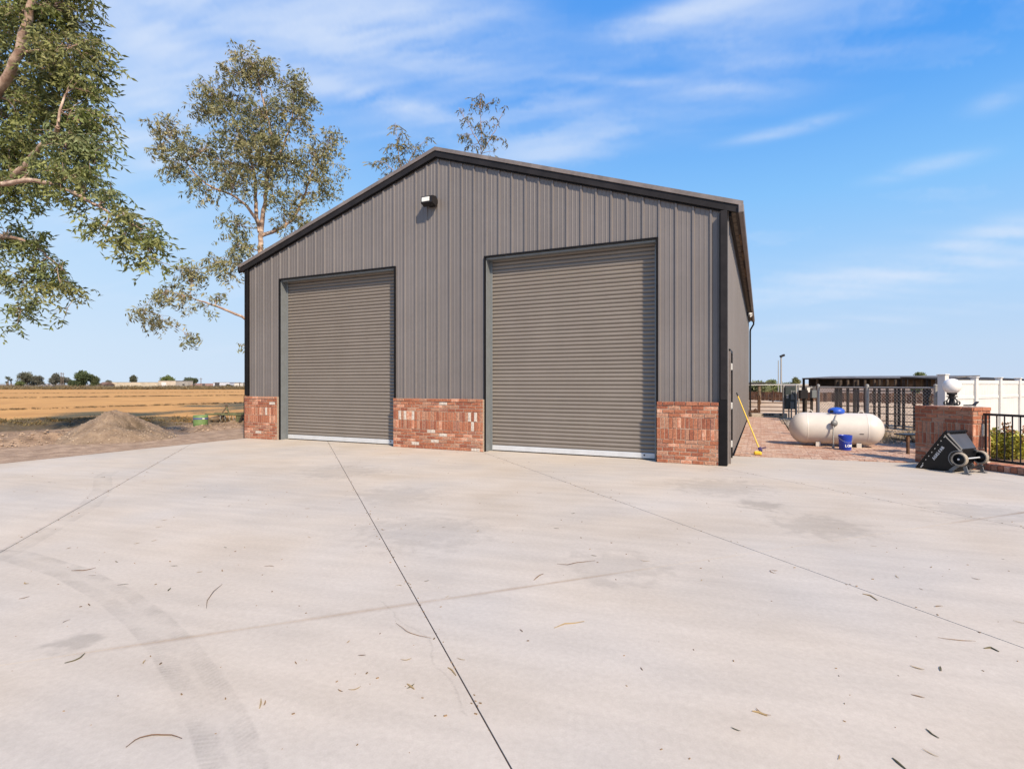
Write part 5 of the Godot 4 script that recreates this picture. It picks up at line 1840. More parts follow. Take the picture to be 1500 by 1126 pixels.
func build_bucket() -> void:
	var at0 := Vector3(14.44, 0, -3.56)
	var b := thing("bucket", "blue plastic bucket with white lettering in front of the tank", "bucket", at0, 0.0)
	b.scale = Vector3.ONE * 0.9
	var g := Geo.new()
	g.lathe(Vector3.ZERO, Vector3.UP, PackedVector2Array([Vector2(0, 0.0), Vector2(0.125, 0.0), Vector2(0.13, 0.008), Vector2(0.142, 0.285), Vector2(0.152, 0.287), Vector2(0.152, 0.30), Vector2(0.143, 0.302), Vector2(0.144, 0.325), Vector2(0.153, 0.327), Vector2(0.153, 0.365), Vector2(0.146, 0.368), Vector2(0.139, 0.36), Vector2(0.121, 0.02), Vector2(0, 0.016)]), 36)
	part("body", g, mat("bucket_blue", lin(0.012, 0.045, 0.36), 0.38), b)
	g = Geo.new()
	var pts := PackedVector3Array()
	for i in 15:
		var a := PI * i / 14.0
		pts.append(Vector3(0.157 * cos(a), 0.315 - 0.13 * sin(a) * 0.9, 0.157 * sin(a) + 0.012))
	g.tube(pts, PackedFloat32Array([0.0035]), 6)
	part("handle", g, M.pipe_steel, b, Transform3D(Basis(Vector3.UP, 0.35), Vector3.ZERO))
	var f := SystemFont.new()
	f.font_names = PackedStringArray(["Droid Sans"])
	f.font_weight = 700
	var word := "LOWE'S"
	var ang := deg_to_rad(CAM_YAW - 4.0)
	var lm := mat("letter_white", lin(0.80, 0.80, 0.80), 0.5)
	var lettering := Node3D.new()
	lettering.name = "lettering"
	b.add_child(lettering)
	# the word starts right of the middle and runs round the side
	var a0 := -deg_to_rad(30.0) + 0.52
	for i in word.length():
		var tm := TextMesh.new()
		tm.font = f
		tm.text = word[i]
		tm.font_size = 64
		tm.pixel_size = 0.0014
		tm.depth = 0.003
		var a := a0 + 0.43 * i
		var dir := Vector3(sin(a), 0, cos(a))
		part("letter", tm, lm, lettering, Transform3D(Basis(Vector3.UP.cross(dir), Vector3.UP, dir), dir * 0.1365 + Vector3(0, 0.115, 0)))

func build_cart() -> void:
	var t := thing("dump_cart", "black plastic dump cart tipped up against the brick pillar", "cart", Vector3(15.20, 0, -1.04), atan2(-0.66, 0.7513))
	t.scale = Vector3.ONE * 1.10
	var wd := 0.55
	# side outline from the rim (A low, B high) to the floor of the tub (E low, C high)
	var A := Vector2(0.0, 0.01)
	var B := Vector2(0.40, 0.60)
	var C := Vector2(0.575, 0.36)
	var E := Vector2(0.50, 0.02)
	var tp := 0.055
	var v := func(p: Vector2, z: float) -> Vector3: return Vector3(p.x, p.y, z)
	var g := Geo.new()
	var An: Vector3 = v.call(A, 0.0)
	var Bn: Vector3 = v.call(B, 0.0)
	var Cn: Vector3 = v.call(C, -tp)
	var En: Vector3 = v.call(E, -tp)
	var Af: Vector3 = v.call(A, -wd)
	var Bf: Vector3 = v.call(B, -wd)
	var Cf: Vector3 = v.call(C, -wd + tp)
	var Ef: Vector3 = v.call(E, -wd + tp)
	# rounded near and far upper edges: the side turns into the end wall over a chamfer
	var k := 0.045
	var Bs := Bn.lerp(An, k / 0.6)
	var Cs := Cn.lerp(En, k / 0.36)
	var Be := Bn.lerp(Bf, k / 0.55)
	var Ce := Cn.lerp(Cf, k / 0.45)
	g.quad(An, En, Cs, Bs)
	var Bs2 := Bf.lerp(Af, k / 0.6)
	var Cs2 := Cf.lerp(Ef, k / 0.36)
	var Be2 := Bf.lerp(Bn, k / 0.55)
	var Ce2 := Cf.lerp(Cn, k / 0.45)
	g.quad(Bs2, Cs2, Ef, Af)
	g.quad(En, Ef, Cs2, Cs)
	g.quad(Cs, Cs2, Ce2, Ce)
	g.quad(An, Af, Ef, En)
	# inside of the tub
	var inn := func(p: Vector3) -> Vector3: return p.lerp(Vector3(0.36, 0.28, -wd / 2.0), 0.06)
	g.quad(inn.call(Af), inn.call(Bf), inn.call(Cf), inn.call(Ef))
	g.quad(inn.call(Bn), inn.call(An), inn.call(En), inn.call(Cn))
	g.quad(inn.call(Cn), inn.call(En), inn.call(Ef), inn.call(Cf))
	g.quad(inn.call(Bf), inn.call(Bn), inn.call(Cn), inn.call(Cf))
	g.quad(inn.call(An), inn.call(Af), inn.call(Ef), inn.call(En))
	var tub := part("tub", g, M.black_plastic, t)
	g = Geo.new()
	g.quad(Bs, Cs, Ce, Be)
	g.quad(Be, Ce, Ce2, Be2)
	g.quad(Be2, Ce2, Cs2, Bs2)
	part("end_wall", g, mat("sunlit_plastic", lin(0.075, 0.074, 0.08), 0.36, 0.0, T.soft, 1.5), tub)  # same plastic as the tub, sunlight put into its lighter grey
	# thick rolled rim
	g = Geo.new()
	var rim := PackedVector3Array([An, An.lerp(Bn, 0.5), Bn])
	g.tube(rim, PackedFloat32Array([0.018]), 8)
	g.tube(PackedVector3Array([Af, Bf]), PackedFloat32Array([0.018]), 8)
	g.tube(PackedVector3Array([An + Vector3(0, 0.008, 0), Af + Vector3(0, 0.008, 0)]), PackedFloat32Array([0.018]), 8)
	g.tube(PackedVector3Array([Bn, Bf]), PackedFloat32Array([0.02]), 8)
	part("rim", g, M.black_plastic, tub)
	# small pale holes along the rim
	var dirv := (Bn - An).normalized()
	var sn := (En - An).cross(Bn - An).normalized()
	for i in 8:
		var p := An.lerp(Bn, 0.16 + i * 0.105) + Vector3(0.75, -0.5, 0) * 0.032
		g = Geo.new()
		g.cbox(p + sn * 0.001, Vector3(0.012, 0.016, 0.006), 0.002, Basis(dirv.cross(sn), dirv, sn))
		part("rim_slot", g, M.pale_label if M.has("pale_label") else mat("pale_label", lin(0.5, 0.48, 0.45), 0.6), tub)
	# ribs under the rim on the end wall
	var en := (Ce - Be).cross(Be2 - Be).normalized()
	for i in 10:
		var p := Be.lerp(Be2, 0.10 + i * 0.09)
		g = Geo.new()
		var q := p.lerp(Ce.lerp(Ce2, 0.10 + i * 0.09), 0.15)
		g.bar(p + en * 0.008, q + en * 0.003, 0.014, 0.02, en)
		part("rib", g, M.black_trim, tub)
	# white lettering along the rim
	var f := SystemFont.new()
	f.font_names = PackedStringArray(["Droid Sans"])
	f.font_weight = 700
	f.font_italic = true
	var tm := TextMesh.new()
	tm.font = f
	tm.text = "AGRI-FAB"
	tm.font_size = 48
	tm.pixel_size = 0.00115
	tm.depth = 0.002
	tm.horizontal_alignment = HORIZONTAL_ALIGNMENT_LEFT
	var up := sn.cross(dirv)
	part("lettering", tm, mat("cart_letter", lin(0.62, 0.62, 0.62), 0.6), tub, Transform3D(Basis(dirv, up, sn), An.lerp(Bn, 0.36) - up * 0.10 + sn * 0.004))
	g = Geo.new()
	g.cbox(An + dirv * 0.07 - up * 0.04 + sn * 0.002, Vector3(0.06, 0.018, 0.003), 0.001, Basis(dirv, up, sn))
	part("sticker", g, M.pale_label, tub)
	# wheels on an axle
	var ax := Vector2(0.595, 0.215)
	g = Geo.new()
	g.rod(Vector3(ax.x, ax.y, 0.05), Vector3(ax.x, ax.y, -wd - 0.02), 0.011, 10)
	part("axle", g, M.bright_steel, t)
	for z in [0.015, -wd + 0.02]:
		g = Geo.new()
		g.lathe(Vector3(ax.x, ax.y, z - 0.035), Vector3(0, 0, 1), PackedVector2Array([Vector2(0.07, 0.004), Vector2(0.092, 0.0), Vector2(0.100, 0.012), Vector2(0.102, 0.035), Vector2(0.100, 0.058), Vector2(0.092, 0.07), Vector2(0.07, 0.066)]), 30)
		var wheel := part("wheel", g, mat("tyre", lin(0.46, 0.40, 0.32), 0.85, 0.0, T.grain, 3.0) if not M.has("tyre") else M.tyre, t)
		g = Geo.new()
		g.lathe(Vector3(ax.x, ax.y, z - 0.035), Vector3(0, 0, 1), PackedVector2Array([Vector2(0.0, 0.02), Vector2(0.07, 0.006), Vector2(0.076, 0.035), Vector2(0.077, 0.0685), Vector2(0.070, 0.070), Vector2(0.06, 0.045), Vector2(0.035, 0.05), Vector2(0.025, 0.065), Vector2(0.0, 0.067)]), 26)
		part("rim", g, M.black_plastic, wheel)
		g = Geo.new()
		g.rod(Vector3(ax.x, ax.y, z + 0.03), Vector3(ax.x, ax.y, z + 0.04), 0.014, 10)
		part("hub_cap", g, M.bright_steel, wheel)
	# curved arch and feet of the undercarriage
	for z in [-0.07, -wd + 0.07]:
		g = Geo.new()
		var pts := PackedVector3Array()
		for i in 11:
			var a := PI * 0.38 + PI * 0.92 * i / 10.0
			pts.append(Vector3(ax.x - 0.03 + 0.118 * cos(a), ax.y + 0.118 * sin(a), z + 0.06))
		for i in pts.size() - 1: g.bar(pts[i], pts[i + 1], 0.05, 0.014, (pts[i] - Vector3(ax.x - 0.03, ax.y, z + 0.06)).normalized())
		part("arch", g, M.dark_plastic if M.has("dark_plastic") else mat("dark_plastic", lin(0.13, 0.13, 0.13), 0.42), t)
		for s in [[0.55, 0.06, 0.46], [0.64, 0.07, 0.675]]:
			g = Geo.new()
			g.bar(Vector3(s[0], ax.y - 0.10, z + 0.05), Vector3(s[2], 0.02, z + 0.07), 0.045, 0.018, Vector3(0, 0, 1))
			g.cbox(Vector3(s[2], 0.010, z + 0.07), Vector3(0.10, 0.018, 0.06), 0.004)
			part("foot", g, M.dark_plastic, t)
	g = Geo.new()
	g.bar(Vector3(0.66, 0.09, -0.06), Vector3(0.66, 0.09, -wd + 0.06), 0.03, 0.03)
	g.bar(Vector3(0.52, 0.09, -0.06), Vector3(0.52, 0.09, -wd + 0.06), 0.03, 0.03)
	part("frame", g, M.black_iron, t)

func build_pole_tool() -> void:
	var t := thing("pole_brush", "yellow handled brush leaning on the side wall of the workshop", "brush", Vector3(12.72, 0, -1.78))
	var top := Vector3(12.262, 1.27, -2.35) - Vector3(12.72, 0, -1.78)
	var foot := Vector3(0, 0.12, 0)
	var g := Geo.new()
	g.rod(foot, top * 0.94, 0.013, 10)
	part("handle", g, mat("yellow_paint", lin(0.72, 0.47, 0.04), 0.4), t)
	g = Geo.new()
	g.rod(top * 0.94 + foot * 0.0, top, 0.015, 10)
	part("grip", g, M.black_plastic, t)
	g = Geo.new()
	g.cbox(Vector3(0.01, 0.12, 0), Vector3(0.07, 0.10, 0.06), 0.015, Basis(Vector3(0, 0, 1), 0.4))
	g.rod(Vector3(0.02, 0.14, 0.0), Vector3(0.12, 0.17, 0.02), 0.012, 8)
	part("clamp", g, mat("purple_plastic", lin(0.05, 0.035, 0.12), 0.5), t)
	g = Geo.new()
	g.cbox(Vector3(-0.035, 0.045, 0.02), Vector3(0.15, 0.085, 0.09), 0.03)
	part("head", g, M.yellow_paint, t)
	g = Geo.new()
	for i in 16: g.rod(Vector3(-0.10 + 0.009 * i, 0.01, 0.02 + 0.02 * sin(i * 2.3)), Vector3(-0.10 + 0.009 * i, 0.03, 0.02), 0.005, 4)
	part("bristles", g, mat("bristle", lin(0.45, 0.36, 0.10), 0.9), t)

func build_small_yard_things() -> void:
	# dark metal stand by the pillar
	var t := thing("metal_stand", "dark rusty metal stand with a curved foot left of the brick pillar", "metal stand", on_ground(1326, 664), deg_to_rad(30))
	var g := Geo.new()
	g.cbox(Vector3(0.18, 0.40, 0), Vector3(0.62, 0.025, 0.30), 0.006)
	part("top", g, M.black_iron, t)
	g = Geo.new()
	g.cbox(Vector3(-0.02, 0.20, 0.1), Vector3(0.05, 0.40, 0.05), 0.006)
	part("leg", g, M.rust, t)
	g = Geo.new()
	g.cbox(Vector3(0.42, 0.20, -0.1), Vector3(0.05, 0.40, 0.05), 0.006)
	part("leg", g, M.rust, t)
	g = Geo.new()
	g.bar(Vector3(0.02, 0.36, 0.1), Vector3(0.36, 0.10, 0.12), 0.03, 0.03)
	part("brace", g, M.black_iron, t)
	g = Geo.new()
	var pts := PackedVector3Array([Vector3(0.30, 0.36, 0.2), Vector3(0.31, 0.2, 0.22), Vector3(0.28, 0.1, 0.24), Vector3(0.20, 0.03, 0.28), Vector3(0.08, 0.015, 0.32)])
	for i in 4: g.bar(pts[i], pts[i + 1], 0.10, 0.02, Vector3(0, 0.3, 1))
	part("foot", g, M.black_iron, t)
	# dry weeds by the chain link fence
	var r := RandomNumberGenerator.new()
	r.seed = 404
	var xfs := []
	var cols := []
	for i in 16:
		var px := r.randf_range(1290, 1345)
		var s := r.randf_range(0.25, 0.6)
		xfs.append(Transform3D(Basis(Vector3.UP, r.randf() * TAU).scaled(Vector3(s, s * 1.2, s)), at(px, r.randf_range(13.6, 15.5), -0.03)))
		var v := r.randf_range(0.7, 1.2)
		cols.append(Color(0.26 * v, 0.20 * v, 0.11 * v))
	var tuft := Geo.new()
	for i in 40:
		var a := r.randf() * TAU
		leaf_tri(tuft, Vector3(r.randfn(0, 0.2), 0, r.randfn(0, 0.2)), Vector3(cos(a) * 0.7, 1.0, sin(a) * 0.7).normalized(), r.randf_range(0.25, 0.7), 0.02, Vector3(r.randfn(), 0, r.randfn()).normalized())
	tag(many("dry_weeds", tuft.done(), M.weed, xfs, cols, self), "dry tan weeds behind the chain link fence", "weeds", "", "stuff")

# ---------------------------------------------------------------- left yard
func build_left_yard() -> void:
	var r := RandomNumberGenerator.new()
	r.seed = 77
	var n1 := FastNoiseLite.new()
	n1.seed = 5
	n1.frequency = 0.5
	n1.fractal_octaves = 4
	var n2 := FastNoiseLite.new()
	n2.seed = 6
	n2.frequency = 2.2
	n2.fractal_octaves = 3
	var l0 := at(0, 18.2)
	var l1 := at(355, 20.6)
	var ld := (l1 - l0).normalized()
	var ln := Vector3(ld.z, 0, -ld.x)
	if ln.dot(l0 - CAM) < 0.0: ln = -ln
	var x0 := -19.0
	var x1 := 0.095
	var z0 := 13.0
	var z1 := -11.0
	var st := 0.11
	var nx := int((x1 - x0) / st) + 1
	var nz := int((z0 - z1) / st) + 1
	var hs := PackedFloat32Array()
	hs.resize(nx * nz)
	var cs := PackedColorArray()
	cs.resize(nx * nz)
	var edge_x := func(z: float) -> float: return -3.15 + 0.25 * n1.get_noise_2d(z * 0.8, 40.0)
	for j in nz:
		var z := z0 - j * st
		for i in nx:
			var x := minf(x0 + i * st, x1)
			var p := Vector3(x, 0, z)
			var s := (p - l0).dot(ln)
			var along := (p - l0).dot(ld)
			var a := n1.get_noise_2d(x, z)
			var b := n2.get_noise_2d(x, z)
			var rough := smoothstep(edge_x.call(z), edge_x.call(z) - 0.7, x)
			var y := -0.045 + 0.012 * a + 0.006 * b
			y += rough * (0.05 + 0.07 * absf(a) * 1.6 + 0.05 * b)
			y += rough * 0.13 * exp(-pow((x - edge_x.call(z) + 0.9) / 0.45, 2.0)) * (0.6 + a)
			var amp := 0.27 * (0.82 + 0.3 * a) * (1.0 - 0.45 * smoothstep(3.0, 7.0, along))
			var bank := exp(-pow(maxf(0.0, -s) / 1.5, 2.0)) if s < 0.0 else exp(-pow(s / 0.7, 2.0))
			y += amp * bank * smoothstep(edge_x.call(z) + 0.2, edge_x.call(z) - 1.6, x)
			if s > 1.2: y = lerpf(y, -0.12, smoothstep(1.2, 2.2, s))
			var rim := minf(minf(x - x0, z0 - z), z - z1)
			y = lerpf(-0.18, y, smoothstep(0.0, 1.0, rim))
			hs[j * nx + i] = y
			# soil colours: pale road, tan broken ground, darker weedy bank
			var road := Color(0.50, 0.375, 0.275)
			var tan := Color(0.39, 0.28, 0.195)
			var dark := Color(0.135, 0.10, 0.052)
			var c := road.lerp(tan, rough)
			c = c.lerp(Color(0.42, 0.31, 0.22), clampf(b * 1.3, 0.0, 0.8) * rough)
			c = c.lerp(Color(0.17, 0.115, 0.075), clampf(-b * 1.5 - 0.1, 0.0, 0.8) * rough)
			var dark_mix := smoothstep(-2.9, -1.9, s + a * 1.1) * smoothstep(edge_x.call(z) - 0.4, edge_x.call(z) - 1.5, x)
			dark_mix *= clampf(1.15 - smoothstep(4.0, 7.5, along) * 0.75 + a * 0.6, 0.2, 1.0)
			c = c.lerp(dark.lerp(Color(0.20, 0.16, 0.09), clampf(b + 0.25, 0.0, 0.8)), clampf(dark_mix, 0.0, 1.0))
			cs[j * nx + i] = c
	var g := Geo.new()
	g.colored = true
	var vv := PackedVector3Array()
	var nn := PackedVector3Array()
	var ii := PackedInt32Array()
	for j in nz:
		for i in nx:
			var hl := hs[j * nx + maxi(i - 1, 0)]
			var hr := hs[j * nx + mini(i + 1, nx - 1)]
			var hu := hs[mini(j + 1, nz - 1) * nx + i]
			var hd := hs[maxi(j - 1, 0) * nx + i]
			vv.append(Vector3(minf(x0 + i * st, x1), hs[j * nx + i], z0 - j * st))
			nn.append(Vector3((hl - hr) / (2 * st), 1.0, (hu - hd) / (2 * st)).normalized())
			if i < nx - 1 and j < nz - 1:
				var q := j * nx + i
				ii.append_array(PackedInt32Array([q, q + nx, q + 1, q + 1, q + nx, q + nx + 1]))
	var arr := []
	arr.resize(Mesh.ARRAY_MAX)
	arr[Mesh.ARRAY_VERTEX] = vv
	arr[Mesh.ARRAY_NORMAL] = nn
	arr[Mesh.ARRAY_COLOR] = cs
	arr[Mesh.ARRAY_INDEX] = ii
	var am := ArrayMesh.new()
	am.add_surface_from_arrays(Mesh.PRIMITIVE_TRIANGLES, arr)
	var dm := mat("yard_dirt", Color.WHITE, 0.97, 0.0, T.dirt, 0.5, T.fine, 2.0)
	dm.vertex_color_use_as_albedo = true
	setting("dirt_road", "dry dirt road and broken earth bank left of the concrete", am, dm)
	# --- clods lying on the broken ground
	var cl := Geo.new()
	cl.lathe(Vector3.ZERO, Vector3(0.2, 1, 0.1), PackedVector2Array([Vector2(0, -0.5), Vector2(0.5, -0.28), Vector2(0.62, 0.05), Vector2(0.33, 0.42), Vector2(0, 0.5)]), 6, true)
	var xfs := []
	var cols := []
	for i in 5200:
		var z := r.randf_range(-9.0, 11.0)
		var x: float = edge_x.call(z) - 0.15 - absf(r.randfn()) * 1.9
		var xi := int((x - x0) / st)
		var zi := int((z0 - z) / st)
		if xi < 1 or zi < 1 or zi >= nz - 1: continue
		if (Vector3(x, 0, z) - l0).dot(ln) > 0.6: continue
		var s := 0.02 + 0.055 * pow(r.randf(), 4.0)
		xfs.append(Transform3D(Basis.from_euler(Vector3(r.randf() * TAU, r.randf() * TAU, 0)).scaled(Vector3(s, s * 0.75, s)), Vector3(x, hs[zi * nx + xi] + s * 0.15, z)))
		var c := cs[zi * nx + xi]
		var v := r.randf_range(0.75, 1.12)
		cols.append(Color(c.r * v, c.g * v, c.b * v))
	var em := mat("clod", Color.WHITE, 0.97)
	em.vertex_color_use_as_albedo = true
	tag(many("earth_clods", cl.done(), em, xfs, cols, self), "loose clods of dry earth along the dirt road", "earth", "", "stuff")
	# --- weeds on the bank
	var tuft := Geo.new()
	for i in 26:
		var a := r.randf() * TAU
		leaf_tri(tuft, Vector3(r.randfn(0, 0.10), 0, r.randfn(0, 0.10)), Vector3(cos(a) * 0.8, 1.0, sin(a) * 0.8).normalized(), r.randf_range(0.05, 0.15), 0.018, Vector3(r.randfn(), 0, r.randfn()).normalized())
	xfs = []
	cols = []
	for i in 1500:
		var t := r.randf_range(-5.0, 9.0)
		var s := r.randfn(-0.35, 0.6)
		var p := l0 + ld * t + ln * s
		var xi := int((p.x - x0) / st)
		var zi := int((z0 - p.z) / st)
		if xi < 1 or zi < 1 or xi >= nx - 1 or zi >= nz - 1: continue
		if p.x > edge_x.call(p.z) - 0.5: continue
		if r.randf() > 0.25 + 0.9 * maxf(0.0, n1.get_noise_2d(p.x * 1.3, p.z * 1.3) + 0.2): continue
		var k := r.randf_range(0.5, 1.3)
		xfs.append(Transform3D(Basis(Vector3.UP, r.randf() * TAU).scaled(Vector3(k, k * 0.8, k)), Vector3(p.x, hs[zi * nx + xi] - 0.01, p.z)))
		var v := r.randf_range(0.6, 1.3)
		cols.append(Color(0.15 * v, 0.115 * v, 0.05 * v) if r.randf() < 0.7 else Color(0.30 * v, 0.17 * v, 0.05 * v))
	tag(many("bank_weeds", tuft.done(), M.weed, xfs, cols, self), "short brown and olive weeds on the dark earth bank", "weeds", "", "stuff")
	# --- the dirt pile
	var pile_at := at(170, 14.9, -0.02)
	var pm := ArrayMesh.new()
	vv = PackedVector3Array()
	nn = PackedVector3Array()
	cs = PackedColorArray()
	ii = PackedInt32Array()
	var rings := 64
	var segs := 160
	var pn := FastNoiseLite.new()
	pn.seed = 12
	pn.frequency = 0.9
	pn.fractal_octaves = 4
	var view_dir := (CAM - pile_at).normalized()
	var ph := func(x: float, z: float) -> float:
		var d := sqrt(x * x + z * z) / (1.36 + 0.16 * pn.get_noise_2d(x * 0.5 + 9.0, z * 0.5))
		var cone := maxf(0.0, 1.0 - d)
		var y := 0.86 * (cone - 0.09 * exp(-d * d / 0.02)) * (1.0 + 0.08 * pn.get_noise_2d(x, z))
		# slump on the near right side
		var sx := x - 0.35
		var sz := z - 0.55
		y -= 0.17 * exp(-(sx * sx * 0.7 + sz * sz) / 0.09)
		y += 0.07 * exp(-((x - 0.45) * (x - 0.45) + (z - 0.95) * (z - 0.95)) / 0.10)
		return y + (0.05 * pn.get_noise_2d(x * 3.0, z * 3.0) + 0.022 * pn.get_noise_2d(x * 9.0, z * 9.0)) * minf(1.0, cone * 6.0) - 0.05 * smoothstep(0.98, 1.1, d)
	for j in rings + 1:
		for i in segs:
			var rr := 1.9 * j / rings
			var a := TAU * i / segs
			var x := cos(a) * rr
			var z := sin(a) * rr
			var e := 0.03
			vv.append(Vector3(x, ph.call(x, z), z))
			nn.append(Vector3((ph.call(x - e, z) - ph.call(x + e, z)) / (2 * e), 1, (ph.call(x, z - e) - ph.call(x, z + e)) / (2 * e)).normalized())
			var dark_mix := exp(-((x - 0.35) * (x - 0.35) / 0.16 + (z - 0.55) * (z - 0.55) / 0.09)) * (0.9 + pn.get_noise_2d(x * 4.0, z * 4.0) * 1.2)
			dark_mix = maxf(dark_mix, 0.8 * exp(-((x - 0.12) * (x - 0.12) / 0.05 + (z + 0.15) * (z + 0.15) / 0.02)))
			var t := 0.5 + 0.8 * pn.get_noise_2d(x * 5.0, z * 5.0)
			cs.append(Color(0.40, 0.315, 0.235).lerp(Color(0.29, 0.22, 0.16), clampf(t, 0, 1)).lerp(Color(0.125, 0.095, 0.06), clampf(dark_mix, 0.0, 0.9)))
			if j < rings:
				var q := j * segs + i
				var q1 := j * segs + (i + 1) % segs
				ii.append_array(PackedInt32Array([q, q1 + segs, q1, q, q + segs, q1 + segs]))
	arr[Mesh.ARRAY_VERTEX] = vv
	arr[Mesh.ARRAY_NORMAL] = nn
	arr[Mesh.ARRAY_COLOR] = cs
	arr[Mesh.ARRAY_INDEX] = ii
	pm.add_surface_from_arrays(Mesh.PRIMITIVE_TRIANGLES, arr)
	var pile := part("dirt_pile", pm, dm, self, Transform3D(Basis(Vector3.UP, deg_to_rad(CAM_YAW + 36.0)), pile_at))
	tag(pile, "cone shaped pile of dry dirt beside the dirt road", "dirt pile")
	var xb := []
	var cb := []
	var pb := Basis(Vector3.UP, deg_to_rad(CAM_YAW + 36.0))
	for i in 1500:
		var a := r.randf() * TAU
		var rr := 1.5 * pow(r.randf(), 0.42)
		var x := cos(a) * rr
		var z := sin(a) * rr
		var k := 0.010 + 0.035 * pow(r.randf(), 4.0) * (0.5 + rr * 0.6)
		xb.append(Transform3D(Basis.from_euler(Vector3(r.randf() * TAU, r.randf() * TAU, 0)).scaled(Vector3(k, k * 0.8, k)), pile_at + pb * Vector3(x, ph.call(x, z) + k * 0.1, z)))
		var v := r.randf_range(0.7, 1.15)
		cb.append(Color(0.36 * v, 0.275 * v, 0.20 * v))
	many("clods", cl.done(), em, xb, cb, pile).transform = pile.transform.affine_inverse()
	# --- green box and old implement near the corner
	var gb := thing("green_drum", "faded green plastic drum with a blue and white band beside the dirt road", "drum", at(293.5, 18.2, -0.03), deg_to_rad(50))
	g = Geo.new()
	g.lathe(Vector3.ZERO, Vector3.UP, PackedVector2Array([Vector2(0, 0), Vector2(0.20, 0), Vector2(0.222, 0.02), Vector2(0.218, 0.2), Vector2(0.222, 0.44), Vector2(0.21, 0.455), Vector2(0, 0.46)]), 24)
	part("body", g, mat("faded_green", lin(0.17, 0.27, 0.09), 0.6, 0.0, T.soft, 1.2), gb)
	g = Geo.new()
	g.lathe(Vector3(0, 0.32, 0), Vector3.UP, PackedVector2Array([Vector2(0.221, 0), Vector2(0.226, 0.003), Vector2(0.226, 0.048), Vector2(0.221, 0.051)]), 24)
	part("band", g, mat("band_blue", lin(0.09, 0.10, 0.26), 0.6), gb)
	g = Geo.new()
	g.cbox(Vector3(0.0, 0.345, 0.0) + Vector3(sin(0.45), 0, cos(0.45)) * 0.226, Vector3(0.07, 0.05, 0.01), 0.002, Basis(Vector3.UP, 0.45))
	part("label", g, M.white_paint, gb)
	var im := thing("farm_implement", "old weathered green farm implement with tines and a hitch frame", "farm implement", at(329, 19.0, -0.03), deg_to_rad(CAM_YAW + 6.0))
	var og := mat("old_green", lin(0.20, 0.21, 0.10), 0.85, 0.0, T.wood, 1.2)
	g = Geo.new()
	g.cbox(Vector3(0, 0.43, 0), Vector3(1.30, 0.06, 0.09), 0.01, Basis(Vector3(0, 0, 1), -0.03))
	g.cbox(Vector3(0.05, 0.45, -0.35), Vector3(1.1, 0.06, 0.09), 0.01)
	part("beam", g, og, im)
	for s in [-0.13, 0.13]:
		g = Geo.new()
		g.bar(Vector3(s, 0.44, -0.05), Vector3(0.0, 0.70, -0.12), 0.04, 0.03, Vector3(0, 0, 1))
		part("hitch_bar", g, M.tan_wood if s < 0 else og, im)
	g = Geo.new()
	g.rod(Vector3(0, 0.66, -0.16), Vector3(0, 0.78, -0.1), 0.04, 8)
	part("hitch_pin", g, M.far_bark, im)
	g = Geo.new()
	g.prism(PackedVector2Array([Vector2(0.34, 0.0), Vector2(0.52, 0.0), Vector2(0.62, 0.42), Vector2(0.40, 0.42)]), -0.06, 0.02)
	part("side_plate", g, og, im)
	g = Geo.new()
	g.bar(Vector3(0.44, 0.0, 0.05), Vector3(0.62, 0.42, 0.05), 0.07, 0.03, Vector3(0, 0, 1))
	part("leg", g, M.dark_wood, im)
	g = Geo.new()
	g.bar(Vector3(-0.32, 0.10, 0.05), Vector3(0.16, 0.0, 0.02), 0.06, 0.05, Vector3(0, 0, 1))
	g.bar(Vector3(-0.30, 0.12, -0.1), Vector3(-0.05, 0.40, -0.05), 0.04, 0.04, Vector3(0, 0, 1))
	part("skid", g, M.dark_wood, im)
	for i in 9:
		g = Geo.new()
		g.tube(PackedVector3Array([Vector3(-0.22 + i * 0.075, 0.41, 0.0), Vector3(-0.22 + i * 0.075, 0.30, 0.02), Vector3(-0.20 + i * 0.075, 0.20, 0.0)]), PackedFloat32Array([0.010, 0.010, 0.007]), 6)
		part("tine", g, M.pipe_steel if i % 2 else M.rust, im)
	g = Geo.new()
	g.cbox(Vector3(-0.42, 0.2, -0.5), Vector3(0.5, 0.3, 0.25), 0.06, Basis.from_euler(Vector3(0.2, 0.3, 0.15)))
	part("crate", g, M.tan_wood, im)

